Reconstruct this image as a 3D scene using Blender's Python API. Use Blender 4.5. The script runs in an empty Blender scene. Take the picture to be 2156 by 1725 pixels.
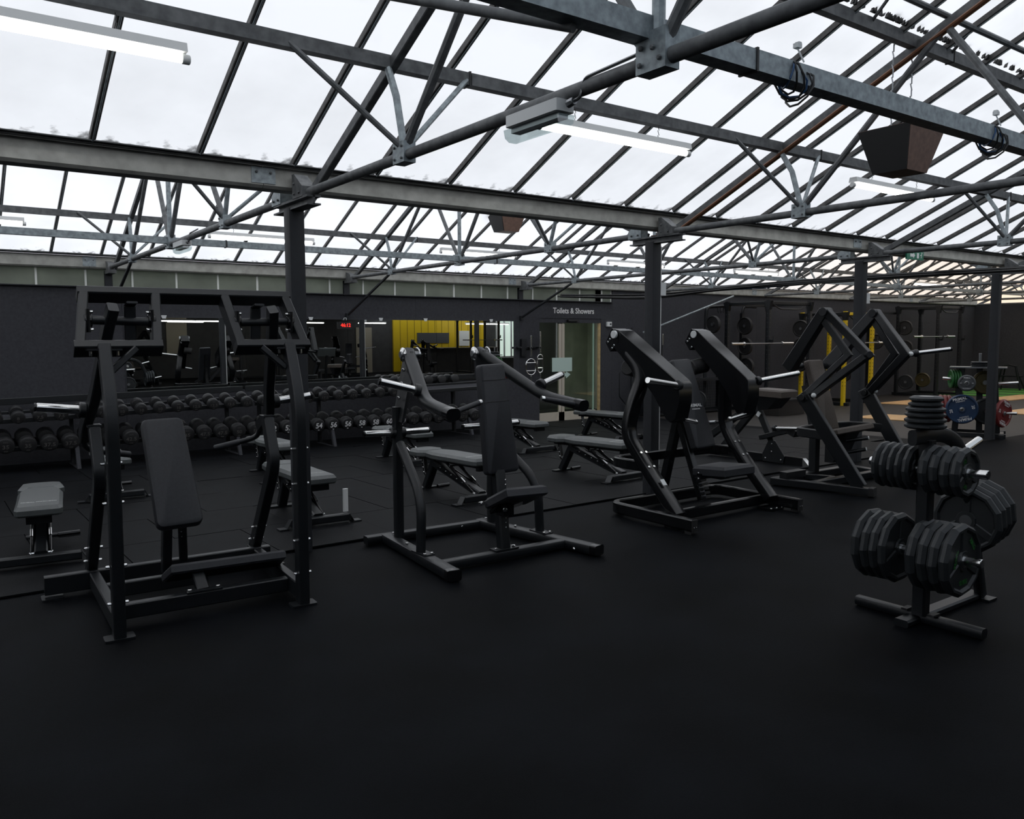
import bpy, bmesh, math, random
from mathutils import Vector, Matrix
random.seed(7)
SC = bpy.context.scene
COL = SC.collection
R_ = math.radians

# ---------------------------------------------------------------- camera
cam_d = bpy.data.cameras.new('camera')
cam_d.sensor_width = 36.0
cam_d.sensor_fit = 'HORIZONTAL'
cam_d.lens = 28.698
cam_d.clip_end = 200
cam = bpy.data.objects.new('camera', cam_d)
COL.objects.link(cam)
cam.matrix_world = Matrix(((0.809732, 0.05456, -0.584257, 0.0),
                           (-0.586787, 0.068771, -0.806816, 0.0),
                           (-0.00384, 0.996139, 0.087702, 1.6),
                           (0, 0, 0, 1)))
SC.camera = cam

# ---------------------------------------------------------------- sky and exposure
SC.view_settings.view_transform = 'Standard'
SC.view_settings.look = 'None'
SC.view_settings.gamma = 1.0
SC.view_settings.use_curve_mapping = False
SC.view_settings.exposure = 0.0
world = bpy.data.worlds.new('overcast_sky')
SC.world = world
world.use_nodes = True
wt = world.node_tree
wt.nodes.clear()
SKY = (0.915, 0.945, 1.0)
WARM = (1.0, 0.80, 0.62)
SKY_STRENGTH = 1.18
tc = wt.nodes.new('ShaderNodeTexCoord')
sep = wt.nodes.new('ShaderNodeSeparateXYZ')
wt.links.new(tc.outputs['Generated'], sep.inputs[0])
rx = wt.nodes.new('ShaderNodeMapRange'); rx.interpolation_type = 'SMOOTHSTEP'
rx.inputs['From Min'].default_value = 0.70; rx.inputs['From Max'].default_value = 0.93
wt.links.new(sep.outputs['X'], rx.inputs['Value'])
rz = wt.nodes.new('ShaderNodeMapRange'); rz.interpolation_type = 'SMOOTHSTEP'
rz.inputs['From Min'].default_value = 0.17; rz.inputs['From Max'].default_value = 0.045
wt.links.new(sep.outputs['Z'], rz.inputs['Value'])
mu = wt.nodes.new('ShaderNodeMath'); mu.operation = 'MULTIPLY'
wt.links.new(rx.outputs[0], mu.inputs[0]); wt.links.new(rz.outputs[0], mu.inputs[1])
cl = wt.nodes.new('ShaderNodeTexNoise'); cl.inputs['Scale'].default_value = 2.2
cl.inputs['Detail'].default_value = 4
wt.links.new(tc.outputs['Generated'], cl.inputs['Vector'])
clr = wt.nodes.new('ShaderNodeMapRange')
clr.inputs['To Min'].default_value = 0.93; clr.inputs['To Max'].default_value = 1.05
wt.links.new(cl.outputs['Fac'], clr.inputs['Value'])
mix = wt.nodes.new('ShaderNodeMix'); mix.data_type = 'RGBA'
mix.inputs['A'].default_value = (*SKY, 1); mix.inputs['B'].default_value = (*WARM, 1)
wt.links.new(mu.outputs[0], mix.inputs['Factor'])
bg = wt.nodes.new('ShaderNodeBackground')
wt.links.new(mix.outputs['Result'], bg.inputs['Color'])
sm = wt.nodes.new('ShaderNodeMath'); sm.operation = 'MULTIPLY'; sm.inputs[1].default_value = SKY_STRENGTH
wt.links.new(clr.outputs[0], sm.inputs[0])
wt.links.new(sm.outputs[0], bg.inputs['Strength'])
wo = wt.nodes.new('ShaderNodeOutputWorld')
wt.links.new(bg.outputs[0], wo.inputs[0])

# ---------------------------------------------------------------- materials
def mat(name, col, rough=0.5, metal=0.0, noise=None, bump=None, spec=0.5, emit=None, col2=None):
    """noise=(scale, amount): mottles the colour; bump=(scale, strength): fine relief"""
    m = bpy.data.materials.new(name)
    m.use_nodes = True
    nt = m.node_tree
    b = nt.nodes['Principled BSDF']
    b.inputs['Base Color'].default_value = (*col, 1)
    b.inputs['Roughness'].default_value = rough
    b.inputs['Metallic'].default_value = metal
    b.inputs['Specular IOR Level'].default_value = spec
    if emit:
        b.inputs['Emission Color'].default_value = (*emit[:3], 1)
        b.inputs['Emission Strength'].default_value = emit[3]
    if noise or bump:
        t = nt.nodes.new('ShaderNodeTexCoord')
    if noise:
        n = nt.nodes.new('ShaderNodeTexNoise')
        n.inputs['Scale'].default_value = noise[0]
        n.inputs['Detail'].default_value = 5
        nt.links.new(t.outputs['Object'], n.inputs['Vector'])
        mp = nt.nodes.new('ShaderNodeMapRange')
        mp.inputs['From Min'].default_value = 0.3; mp.inputs['From Max'].default_value = 0.7
        nt.links.new(n.outputs['Fac'], mp.inputs['Value'])
        mx = nt.nodes.new('ShaderNodeMix'); mx.data_type = 'RGBA'
        a = noise[1]
        c2 = col2 if col2 else tuple(min(1, c * (1 + a)) for c in col)
        mx.inputs['A'].default_value = (*(tuple(c * (1 - a) for c in col) if not col2 else col), 1)
        mx.inputs['B'].default_value = (*c2, 1)
        nt.links.new(mp.outputs[0], mx.inputs['Factor'])
        nt.links.new(mx.outputs['Result'], b.inputs['Base Color'])
    if bump:
        n2 = nt.nodes.new('ShaderNodeTexNoise')
        n2.inputs['Scale'].default_value = bump[0]
        n2.inputs['Detail'].default_value = 3
        nt.links.new(t.outputs['Object'], n2.inputs['Vector'])
        bp = nt.nodes.new('ShaderNodeBump')
        bp.inputs['Strength'].default_value = bump[1]
        bp.inputs['Distance'].default_value = 0.004
        nt.links.new(n2.outputs['Fac'], bp.inputs['Height'])
        nt.links.new(bp.outputs[0], b.inputs['Normal'])
    return m

M = {}
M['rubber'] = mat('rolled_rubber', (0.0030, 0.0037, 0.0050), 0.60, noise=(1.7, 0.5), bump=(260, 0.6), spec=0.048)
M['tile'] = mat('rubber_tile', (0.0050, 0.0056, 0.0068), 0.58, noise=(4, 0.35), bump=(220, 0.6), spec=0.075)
M['farfloor'] = mat('brown_rubber', (0.016, 0.013, 0.0115), 0.6, noise=(3, 0.3), bump=(200, 0.5), spec=0.4)
M['wall'] = mat('charcoal_board', (0.048, 0.049, 0.056), 0.85, noise=(26, 0.12), bump=(90, 0.25), spec=0.2)
M['black'] = mat('black_powder_coat', (0.0075, 0.0090, 0.0110), 0.38, bump=(500, 0.12), spec=0.5)
M['gloss'] = mat('gloss_black_paint', (0.006, 0.0065, 0.0075), 0.20, spec=0.5)
M['pad'] = mat('dark_vinyl', (0.018, 0.0195, 0.024), 0.50, noise=(60, 0.15), bump=(420, 0.35), spec=0.45)
M['benchpad'] = mat('grey_vinyl', (0.072, 0.080, 0.080), 0.34, noise=(40, 0.12), bump=(420, 0.25), spec=0.8)
M['brownpad'] = mat('brown_vinyl', (0.075, 0.060, 0.050), 0.5, noise=(60, 0.15), bump=(420, 0.3), spec=0.45)
M['chrome'] = mat('chrome', (0.80, 0.80, 0.79), 0.13, 1.0)
M['steel'] = mat('dull_steel', (0.34, 0.35, 0.36), 0.35, 1.0)
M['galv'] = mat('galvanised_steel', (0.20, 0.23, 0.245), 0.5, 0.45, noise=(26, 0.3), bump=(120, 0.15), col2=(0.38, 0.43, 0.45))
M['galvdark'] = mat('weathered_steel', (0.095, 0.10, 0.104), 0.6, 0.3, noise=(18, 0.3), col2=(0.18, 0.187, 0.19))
M['gutter'] = mat('weathered_gutter', (0.30, 0.30, 0.275), 0.6, 0.25, noise=(9, 0.3), bump=(80, 0.2), col2=(0.46, 0.46, 0.43))
M['bar'] = mat('glazing_bar', (0.070, 0.068, 0.066), 0.6, 0.2, noise=(20, 0.4))
M['rust'] = mat('copper_brown_cable', (0.20, 0.085, 0.042), 0.55)
M['post'] = mat('charcoal_post', (0.0145, 0.0165, 0.021), 0.6, noise=(20, 0.15))
M['rubberblk'] = mat('black_rubber_plate', (0.019, 0.022, 0.0245), 0.46, bump=(240, 0.25), spec=0.5)
M['dbrubber'] = mat('dumbbell_rubber', (0.0150, 0.0152, 0.0165), 0.5, spec=0.5)
M['white'] = mat('white_paint', (0.72, 0.74, 0.74), 0.5)
M['offwhite'] = mat('offwhite_plastic', (0.80, 0.81, 0.80), 0.45)
M['cream'] = mat('cream_frame', (0.50, 0.45, 0.37), 0.5)
M['mull'] = mat('pale_mullion', (0.80, 0.82, 0.78), 0.6)
M['tan'] = mat('pine_trim', (0.42, 0.31, 0.15), 0.6, noise=(12, 0.25))
M['wood'] = mat('platform_wood', (0.62, 0.38, 0.17), 0.5, noise=(8, 0.2))
M['yellow'] = mat('yellow_paint', (0.72, 0.50, 0.012), 0.4)
M['green'] = mat('green_rubber', (0.016, 0.10, 0.022), 0.45)
M['blue'] = mat('blue_rubber', (0.012, 0.035, 0.085), 0.45)
M['red'] = mat('red_rubber', (0.16, 0.014, 0.014), 0.45)
M['greyp'] = mat('grey_rubber', (0.07, 0.075, 0.08), 0.45)
M['olive'] = mat('yellow_rubber', (0.055, 0.042, 0.010), 0.5)
M['turf'] = mat('green_turf', (0.035, 0.13, 0.02), 0.9, noise=(60, 0.4), bump=(300, 1.0))
M['turfline'] = mat('bright_green_turf', (0.10, 0.36, 0.05), 0.9, noise=(60, 0.3))
M['speaker'] = mat('dark_cabinet', (0.012, 0.012, 0.013), 0.6)
M['brownwood'] = mat('brown_veneer', (0.17, 0.098, 0.072), 0.6, noise=(30, 0.2))
M['bluecable'] = mat('blue_cable', (0.02, 0.08, 0.20), 0.4)
M['blkcable'] = mat('black_cable', (0.02, 0.02, 0.02), 0.5)
M['textwhite'] = mat('white_print', (0.75, 0.75, 0.75), 0.5)
M['textgrey'] = mat('grey_print', (0.10, 0.095, 0.09), 0.5)
M['textgreen'] = mat('green_print', (0.015, 0.14, 0.02), 0.5)
M['paper'] = mat('pale_green_paper', (0.52, 0.66, 0.60), 0.8)
M['exit'] = mat('green_sign', (0.01, 0.16, 0.09), 0.5)
M['corridor'] = mat('corridor_wall', (0.42, 0.44, 0.37), 0.8, noise=(3, 0.15))
M['lamp'] = mat('lamp_tube', (1, 1, 1), 0.5, emit=(1.0, 1.0, 0.96, 7.0))
M['led'] = mat('red_led', (0.3, 0.0, 0.0), 0.5, emit=(1.0, 0.03, 0.02, 1.6))
M['mirror'] = mat('mirror_glass', (0.86, 0.88, 0.87), 0.0, 1.0)
M['orange'] = mat('orange_plastic', (0.35, 0.12, 0.02), 0.5)
M['beige'] = mat('beige_plaster', (0.30, 0.27, 0.21), 0.8)
M['rearwall'] = mat('grey_plaster', (0.05, 0.05, 0.05), 0.85, noise=(4, 0.15))

def glass_mat(name, tint, alpha_glossy=0.08):
    m = bpy.data.materials.new(name); m.use_nodes = True
    nt = m.node_tree; nt.nodes.clear()
    tr = nt.nodes.new('ShaderNodeBsdfTransparent'); tr.inputs[0].default_value = (*tint, 1)
    gl = nt.nodes.new('ShaderNodeBsdfGlossy'); gl.inputs['Roughness'].default_value = 0.02
    mx = nt.nodes.new('ShaderNodeMixShader'); mx.inputs[0].default_value = alpha_glossy
    o = nt.nodes.new('ShaderNodeOutputMaterial')
    nt.links.new(tr.outputs[0], mx.inputs[1]); nt.links.new(gl.outputs[0], mx.inputs[2])
    nt.links.new(mx.outputs[0], o.inputs[0])
    return m

def roof_mat():
    """clear twin-wall sheet: streaks, specks and leaf dirt lying along the gutter edge"""
    m = bpy.data.materials.new('roof_sheet'); m.use_nodes = True
    nt = m.node_tree; nt.nodes.clear()
    N = nt.nodes.new; L = nt.links.new
    t = N('ShaderNodeTexCoord'); g = N('ShaderNodeNewGeometry')
    s = N('ShaderNodeSeparateXYZ'); L(g.outputs['Position'], s.inputs[0])
    n1 = N('ShaderNodeTexNoise'); n1.inputs['Scale'].default_value = 1.3; n1.inputs['Detail'].default_value = 6
    L(t.outputs['Object'], n1.inputs['Vector'])
    r1 = N('ShaderNodeMapRange'); r1.inputs['From Min'].default_value = 0.45; r1.inputs['From Max'].default_value = 0.8
    r1.inputs['To Min'].default_value = 0.0; r1.inputs['To Max'].default_value = 0.16
    L(n1.outputs['Fac'], r1.inputs['Value'])
    # leaf litter heaped against the bottom edge of the sheet (within 12 cm of the gutter)
    n2 = N('ShaderNodeTexNoise'); n2.inputs['Scale'].default_value = 7.5; n2.inputs['Detail'].default_value = 5
    L(t.outputs['Object'], n2.inputs['Vector'])
    ez = N('ShaderNodeMapRange'); ez.inputs['From Min'].default_value = 2.785; ez.inputs['From Max'].default_value = 2.90
    ez.inputs['To Min'].default_value = 0.62; ez.inputs['To Max'].default_value = 0.25
    L(s.outputs['Z'], ez.inputs['Value'])
    ad = N('ShaderNodeMath'); ad.operation = 'ADD'; L(n2.outputs['Fac'], ad.inputs[0]); L(ez.outputs[0], ad.inputs[1])
    r2 = N('ShaderNodeMapRange'); r2.inputs['From Min'].default_value = 1.07; r2.inputs['From Max'].default_value = 1.18
    r2.inputs['To Max'].default_value = 0.8
    L(ad.outputs[0], r2.inputs['Value'])
    mxv = N('ShaderNodeMath'); mxv.operation = 'MAXIMUM'; L(r1.outputs[0], mxv.inputs[0]); L(r2.outputs[0], mxv.inputs[1])
    # warm sunset glow put into the sheet colour towards the far end
    glow = N('ShaderNodeMapRange'); glow.interpolation_type = 'SMOOTHSTEP'
    glow.inputs['From Min'].default_value = 12.0; glow.inputs['From Max'].default_value = 23.0
    L(s.outputs['X'], glow.inputs['Value'])
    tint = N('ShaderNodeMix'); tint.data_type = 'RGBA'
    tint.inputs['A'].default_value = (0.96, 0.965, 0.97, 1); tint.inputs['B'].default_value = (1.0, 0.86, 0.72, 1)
    L(glow.outputs[0], tint.inputs['Factor'])
    dm = N('ShaderNodeMix'); dm.data_type = 'RGBA'; dm.inputs['B'].default_value = (0.03, 0.03, 0.03, 1)
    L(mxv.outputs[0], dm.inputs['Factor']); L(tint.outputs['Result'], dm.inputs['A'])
    df = N('ShaderNodeBsdfTranslucent'); L(dm.outputs['Result'], df.inputs[0])
    o = N('ShaderNodeOutputMaterial'); L(df.outputs[0], o.inputs[0])
    return m
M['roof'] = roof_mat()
_c = bpy.data.materials.new('sheet_outer_skin'); _c.use_nodes = True
_n = _c.node_tree; _n.nodes.clear()
_a = _n.nodes.new('ShaderNodeBsdfTransparent'); _b = _n.nodes.new('ShaderNodeOutputMaterial'); _n.links.new(_a.outputs[0], _b.inputs[0])
_a.inputs[0].default_value = (0.98, 0.98, 0.98, 1)
M['roofskin'] = _c
_o = bpy.data.materials.new('dimmed_sheet'); _o.use_nodes = True
_n = _o.node_tree; _n.nodes.clear()
_a = _n.nodes.new('ShaderNodeBsdfTranslucent'); _b = _n.nodes.new('ShaderNodeOutputMaterial'); _n.links.new(_a.outputs[0], _b.inputs[0])
_a.inputs[0].default_value = (0.50, 0.53, 0.56, 1)  # passes half the light, to weaken what falls from the camera side
M['roofdim'] = _o
M['glass'] = glass_mat('clear_glass', (0.80, 0.86, 0.80), 0.07)
M['lens'] = glass_mat('clear_plastic', (0.80, 0.86, 0.86), 0.22)

def panel_mat():
    m = bpy.data.materials.new('frosted_panel'); m.use_nodes = True
    nt = m.node_tree; nt.nodes.clear()
    N = nt.nodes.new; L = nt.links.new
    t = N('ShaderNodeTexCoord'); n = N('ShaderNodeTexNoise'); n.inputs['Scale'].default_value = 2.5; n.inputs['Detail'].default_value = 6
    L(t.outputs['Object'], n.inputs['Vector'])
    cr = N('ShaderNodeMix'); cr.data_type = 'RGBA'
    cr.inputs['A'].default_value = (0.20, 0.215, 0.19, 1); cr.inputs['B'].default_value = (0.42, 0.45, 0.39, 1)
    L(n.outputs['Fac'], cr.inputs['Factor'])
    a = N('ShaderNodeBsdfTranslucent'); b = N('ShaderNodeBsdfDiffuse')
    L(cr.outputs['Result'], a.inputs[0]); L(cr.outputs['Result'], b.inputs[0])
    mx = N('ShaderNodeMixShader'); mx.inputs[0].default_value = 0.5
    L(a.outputs[0], mx.inputs[1]); L(b.outputs[0], mx.inputs[2])
    o = N('ShaderNodeOutputMaterial'); L(mx.outputs[0], o.inputs[0])
    return m
M['panel'] = panel_mat()

# ---------------------------------------------------------------- mesh helpers
def V(*a): return Vector(a if len(a) == 3 else a[0])

def fillet(pts, r, n=5):
    """rounds the inner corners of a polyline"""
    pts = [Vector(p) for p in pts]
    out = [pts[0]]
    for i in range(1, len(pts) - 1):
        a, b, c = pts[i - 1], pts[i], pts[i + 1]
        u = (a - b); w = (c - b)
        d = min(r, u.length * 0.48, w.length * 0.48)
        p0 = b + u.normalized() * d; p2 = b + w.normalized() * d
        for k in range(n + 1):
            s = k / n
            out.append(p0 * (1 - s) ** 2 + b * 2 * s * (1 - s) + p2 * s * s)
    out.append(pts[-1])
    return out

def rrect(w, h, r, seg=2):
    r = min(r, w * 0.499, h * 0.499)
    out = []
    for cx, cy, a0 in ((1, 1, 0), (-1, 1, 90), (-1, -1, 180), (1, -1, 270)):
        for k in range(seg + 1):
            a = R_(a0 + 90 * k / seg)
            out.append((cx * (w / 2 - r) + r * math.cos(a), cy * (h / 2 - r) + r * math.sin(a)))
    return out

class MB:
    def __init__(s): s.bm = bmesh.new()
    def sweep(s, pts, prof, side=None, up=(0, 0, 1), cap=True, scales=None):
        pts = [Vector(p) for p in pts]
        n = len(pts); rings = []
        side0 = Vector(side).normalized() if side is not None else None
        prev = None
        for i, p in enumerate(pts):
            t1 = (pts[i] - pts[i - 1]).normalized() if i > 0 else None
            t2 = (pts[i + 1] - pts[i]).normalized() if i < n - 1 else None
            t = ((t1 or t2) + (t2 or t1)).normalized()
            c = (t1 or t2).dot(t); k = 1 / max(c, 0.5)
            if side0 is not None:
                sd = (side0 - t * side0.dot(t)).normalized()
            elif prev is None:
                u = Vector(up)
                sd = t.cross(u)
                if sd.length < 1e-3: sd = t.cross(Vector((1, 0, 0)))
                sd.normalize()
            else:
                sd = (prev - t * prev.dot(t)).normalized()
            prev = sd
            hv = sd.cross(t).normalized()
            f = scales[i] if scales else 1.0
            kk = k if side0 is not None else 1.0
            rings.append([s.bm.verts.new(p + sd * (a * f) + hv * (b * f * kk)) for a, b in prof])
        m = len(prof)
        for i in range(n - 1):
            for j in range(m):
                s.bm.faces.new((rings[i][j], rings[i][(j + 1) % m], rings[i + 1][(j + 1) % m], rings[i + 1][j]))
        if cap:
            s.bm.faces.new(rings[0][::-1]); s.bm.faces.new(rings[-1])
        return s
    def bar(s, pts, w, h, side=None, up=(0, 0, 1), r=0.006, seg=1, scales=None):
        return s.sweep(pts, rrect(w, h, r, seg), side, up, True, scales)
    def tube(s, pts, r, n=10, scales=None):
        return s.sweep(pts, [(r * math.cos(2 * math.pi * k / n), r * math.sin(2 * math.pi * k / n)) for k in range(n)], None, (0, 0, 1), True, scales)
    def box(s, c, d, rot=None, r=0.0):
        c = Vector(c); m = rot.to_matrix() if rot is not None and hasattr(rot, 'to_matrix') else (rot or Matrix.Identity(3))
        if r > 0:
            ax = m @ Vector((0, 0, 1)); 
            return s.sweep([c - ax * d[2] / 2, c + ax * d[2] / 2], rrect(d[0], d[1], r, 2), side=m @ Vector((1, 0, 0)))
        vs = [s.bm.verts.new(c + m @ Vector((x * d[0] / 2, y * d[1] / 2, z * d[2] / 2))) for x in (-1, 1) for y in (-1, 1) for z in (-1, 1)]
        for f in ((0, 1, 3, 2), (4, 6, 7, 5), (0, 4, 5, 1), (2, 3, 7, 6), (0, 2, 6, 4), (1, 5, 7, 3)):
            s.bm.faces.new([vs[i] for i in f])
        return s
    def lathe(s, prof, p, axis=(0, 0, 1), n=24, rot=0.0, cap=True):
        """prof: (radius, distance along axis)"""
        p = Vector(p); a = Vector(axis).normalized()
        u = a.cross(Vector((0, 0, 1)))
        if u.length < 1e-3: u = Vector((1, 0, 0))
        u.normalize(); w = a.cross(u)
        rings = []
        for r, d in prof:
            rings.append([s.bm.verts.new(p + a * d + (u * math.cos(rot + 2 * math.pi * k / n) + w * math.sin(rot + 2 * math.pi * k / n)) * max(r, 1e-4)) for k in range(n)])
        for i in range(len(rings) - 1):
            for k in range(n):
                s.bm.faces.new((rings[i][k], rings[i][(k + 1) % n], rings[i + 1][(k + 1) % n], rings[i + 1][k]))
        if cap:
            s.bm.faces.new(rings[0][::-1]); s.bm.faces.new(rings[-1])
        return s
    def cyl(s, p, q, r, n=14, ch=0.003):
        p = Vector(p); q = Vector(q); l = (q - p).length
        ch = min(ch, r * 0.4, l * 0.3)
        return s.lathe([(r - ch, 0), (r, ch), (r, l - ch), (r - ch, l)], p, q - p, n)
    def ball(s, c, r, n=12):
        return s.lathe([(r * math.sin(math.pi * k / 8), -r * math.cos(math.pi * k / 8)) for k in range(9)], c, (0, 0, 1), n)
    def prism(s, poly, vec):
        vec = Vector(vec)
        a = [s.bm.verts.new(Vector(p)) for p in poly]
        b = [s.bm.verts.new(Vector(p) + vec) for p in poly]
        n = len(a)
        s.bm.faces.new(a[::-1]); s.bm.faces.new(b)
        for i in range(n):
            s.bm.faces.new((a[i], a[(i + 1) % n], b[(i + 1) % n], b[i]))
        return s
    def cushion(s, pts, prof):
        """upholstered pad: outline polygon pts (3D, one plane) inflated along its normal; prof: [(inset, height)]"""
        pts = [Vector(p) for p in pts]
        n = len(pts)
        nor = Vector((0, 0, 0))
        for i in range(n): nor += pts[i].cross(pts[(i + 1) % n])
        nor.normalize()
        rings = []
        for ins, h in prof:
            ring = []
            for i in range(n):
                a = (pts[i] - pts[i - 1]).normalized(); b = (pts[(i + 1) % n] - pts[i]).normalized()
                na = nor.cross(a); nb = nor.cross(b)
                d = (na + nb); d = d / max(1e-6, (1 + na.dot(nb)))
                ring.append(s.bm.verts.new(pts[i] + d * ins + nor * h))
            rings.append(ring)
        for i in range(len(rings) - 1):
            for k in range(n):
                s.bm.faces.new((rings[i][k], rings[i][(k + 1) % n], rings[i + 1][(k + 1) % n], rings[i + 1][k]))
        s.bm.faces.new(rings[0][::-1]); s.bm.faces.new(rings[-1])
        return s

def obj(name, mb, m, parent=None, smooth=38):
    bm = mb.bm if isinstance(mb, MB) else mb
    bmesh.ops.recalc_face_normals(bm, faces=bm.faces)
    me = bpy.data.meshes.new(name)
    bm.to_mesh(me); bm.free()
    me.materials.append(M[m] if isinstance(m, str) else m)
    if smooth:
        me.shade_smooth()
        me.set_sharp_from_angle(angle=R_(smooth))
    o = bpy.data.objects.new(name, me)
    COL.objects.link(o)
    if parent is not None: o.parent = parent
    return o

def tag(o, label=None, cat=None, group=None, kind=None):
    if label: o['label'] = label
    if cat: o['category'] = cat
    if group: o['group'] = group
    if kind: o['kind'] = kind
    return o

def thing(name, label, cat, loc=(0, 0, 0), rz=0.0, group=None, kind=None):
    o = bpy.data.objects.new(name, None)
    o.empty_display_size = 0.1
    COL.objects.link(o)
    o.location = loc; o.rotation_euler = (0, 0, rz)
    return tag(o, label, cat, group, kind)

def copy_tree(o, parent=None, name=None):
    c = o.copy(); COL.objects.link(c)
    if parent is not None: c.parent = parent
    for ch in list(o.children): copy_tree(ch, c)
    return c

_txt = {}
def text_mesh(body, size, bold=0.0, extrude=0.001):
    key = (body, size, bold)
    if key in _txt: return _txt[key]
    cu = bpy.data.curves.new('lettering', 'FONT')
    cu.body = body; cu.size = size; cu.align_x = 'CENTER'; cu.align_y = 'CENTER'
    cu.offset = bold * size; cu.extrude = extrude; cu.resolution_u = 3
    to = bpy.data.objects.new('lettering', cu); COL.objects.link(to)
    dg = bpy.context.evaluated_depsgraph_get()
    me = bpy.data.meshes.new_from_object(to.evaluated_get(dg))
    bpy.data.objects.remove(to); bpy.data.curves.remove(cu)
    _txt[key] = me
    return me
def lettering(name, body, size, m, parent, loc, rot, bold=0.0, sx=1.0):
    me = text_mesh(body, size, bold).copy()
    me.materials.clear(); me.materials.append(M[m])
    o = bpy.data.objects.new(name, me); COL.objects.link(o)
    if parent is not None: o.parent = parent
    o.location = loc; o.rotation_euler = rot; o.scale = (sx, 1, 1)
    return o

def gz(v): return -0.018 * max(0.0, v - 5.8)        # the floor falls gently towards the back wall
# ================================================================ SETTING
V0, V1 = 5.82, 13.05          # gutter line over the posts, gutter line over the back wall
SPAN = V1 - V0
BAY = 3.70
U0 = 2.27                     # first visible post
PITCH = 0.4555
def zs(v, vg):                # underside of the glazing on the slope that rises from gutter vg
    return 2.684 + PITCH * (abs(vg - v) - 0.2744)
UEND = 28.4

# floor ------------------------------------------------------------------
b = MB()
xs = [-7.0, 13.2, UEND + 0.1]
floor = thing('floor', 'dark rubber gym floor', None, kind='structure')
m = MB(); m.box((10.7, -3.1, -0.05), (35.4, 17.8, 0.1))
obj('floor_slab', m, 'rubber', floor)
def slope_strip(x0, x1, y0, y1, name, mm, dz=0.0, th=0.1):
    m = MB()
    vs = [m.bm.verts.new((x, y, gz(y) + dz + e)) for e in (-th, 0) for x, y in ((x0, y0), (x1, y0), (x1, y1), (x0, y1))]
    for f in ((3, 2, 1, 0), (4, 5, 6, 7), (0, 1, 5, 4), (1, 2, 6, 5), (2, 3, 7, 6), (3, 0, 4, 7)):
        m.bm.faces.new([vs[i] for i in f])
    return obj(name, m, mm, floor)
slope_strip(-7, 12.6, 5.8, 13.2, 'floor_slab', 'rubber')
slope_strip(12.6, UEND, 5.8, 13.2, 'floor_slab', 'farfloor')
# rubber tiles, laid in staggered rows
TW, TL = 0.957, 0.982
for r in range(8):
    y0 = 5.84 + r * TL
    off = 0.193 if r % 2 == 0 else -0.33
    for k in range(-2, 13):
        x0 = off + k * TW
        if x0 + TW > 12.5: continue
        y1 = min(y0 + TL, 13.0)
        if y1 - y0 < 0.1: continue
        e = 0.0035
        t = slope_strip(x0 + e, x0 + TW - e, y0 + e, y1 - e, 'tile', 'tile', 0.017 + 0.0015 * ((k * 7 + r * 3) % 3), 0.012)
# back wall --------------------------------------------------------------
DL, DR, DT = 10.14, 11.80, 1.99     # door opening
wall = thing('wall_back', 'charcoal boarded back wall', None, kind='structure')
T = 0.10
def wbox(x0, x1, z0, z1, name='wall_panel', mm='wall', y0=V1, t=T):
    m = MB(); m.box(((x0 + x1) / 2, y0 + t / 2, (z0 + z1) / 2), (x1 - x0, t, z1 - z0))
    return obj(name, m, mm, wall)
for a, c in ((-7, 0.0), (0.003, 2.43), (2.433, 4.87), (4.873, 7.31), (7.313, 9.64), (9.643, DL)):
    wbox(a, c, -0.3, 2.352)
wbox(DL, DR, DT, 2.352)
wbox(DR, 12.12, -0.3, 2.352)
xe = 12.123
while xe < UEND:
    wbox(xe, min(xe + 2.44, UEND), -0.3, 2.63); xe += 2.443
# translucent clerestory strip over the wall
z0, z1 = 2.352, 2.60
edges = [-7 + 0.6167 * k for k in range(0, 40)]
edges = [e + 0.345 for e in edges if e + 0.345 < 11.9] + [12.12]
for i in range(len(edges) - 1):
    m = MB(); m.box(((edges[i] + edges[i + 1]) / 2, V1 + 0.06, (z0 + z1) / 2), (0.6, 0.01, z1 - z0))
    obj('frosted_pane', m, 'panel', wall)
for i, e in enumerate(edges):
    m = MB(); m.box((e, V1 + 0.045, (z0 + z1) / 2), (0.026 if i % 6 else 0.03, 0.03, z1 - z0))
    obj('mullion', m, 'mull', wall)
m = MB(); m.box((2.5, V1 + 0.02, 2.345), (19.2, 0.16, 0.014)); obj('ledge', m, 'wall', wall)
# end wall, left wall, wall behind the camera
m = MB(); m.box((UEND + 0.05, 2.2, 1.2), (0.1, 22.0, 2.9)); tag(obj('wall_right', m, 'wall'), 'dark end wall beyond the far racks', None, kind='structure')
m = MB(); m.box((-7.05, 2.2, 1.2), (0.1, 22.0, 2.9)); tag(obj('wall_left', m, 'wall'), 'dark side wall', None, kind='structure')
wf = thing('wall_front', 'grey wall at the camera end with a yellow counter bay', None, kind='structure')
def fbox(x0, x1, z0, z1, name, mm, y=-8.9, t=0.1):
    m = MB(); m.box(((x0 + x1) / 2, y - t / 2, (z0 + z1) / 2), (x1 - x0, t, z1 - z0)); return obj(name, m, mm, wf)
fbox(-7, UEND, -0.1, 2.75, 'wall_panel', 'rearwall')
fbox(18.3, 23.6, 0.0, 2.74, 'yellow_boarding', 'yellow', -8.84, 0.06)
for k in range(14):
    fbox(18.3 + k * 0.385, 18.31 + k * 0.385, 0.0, 2.74, 'board_joint', 'speaker', -8.83, 0.012)
fbox(19.6, 21.4, 1.35, 1.85, 'notice_board', 'greyp', -8.80, 0.04)
fbox(22.0, 22.6, 1.2, 1.95, 'white_notice', 'white', -8.80, 0.04)
fbox(8.1, 8.9, 1.0, 2.5, 'beige_plaster', 'beige', -8.85, 0.05)
fbox(16.4, 17.2, 0.0, 2.1, 'beige_plaster', 'beige', -8.85, 0.05)
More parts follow.
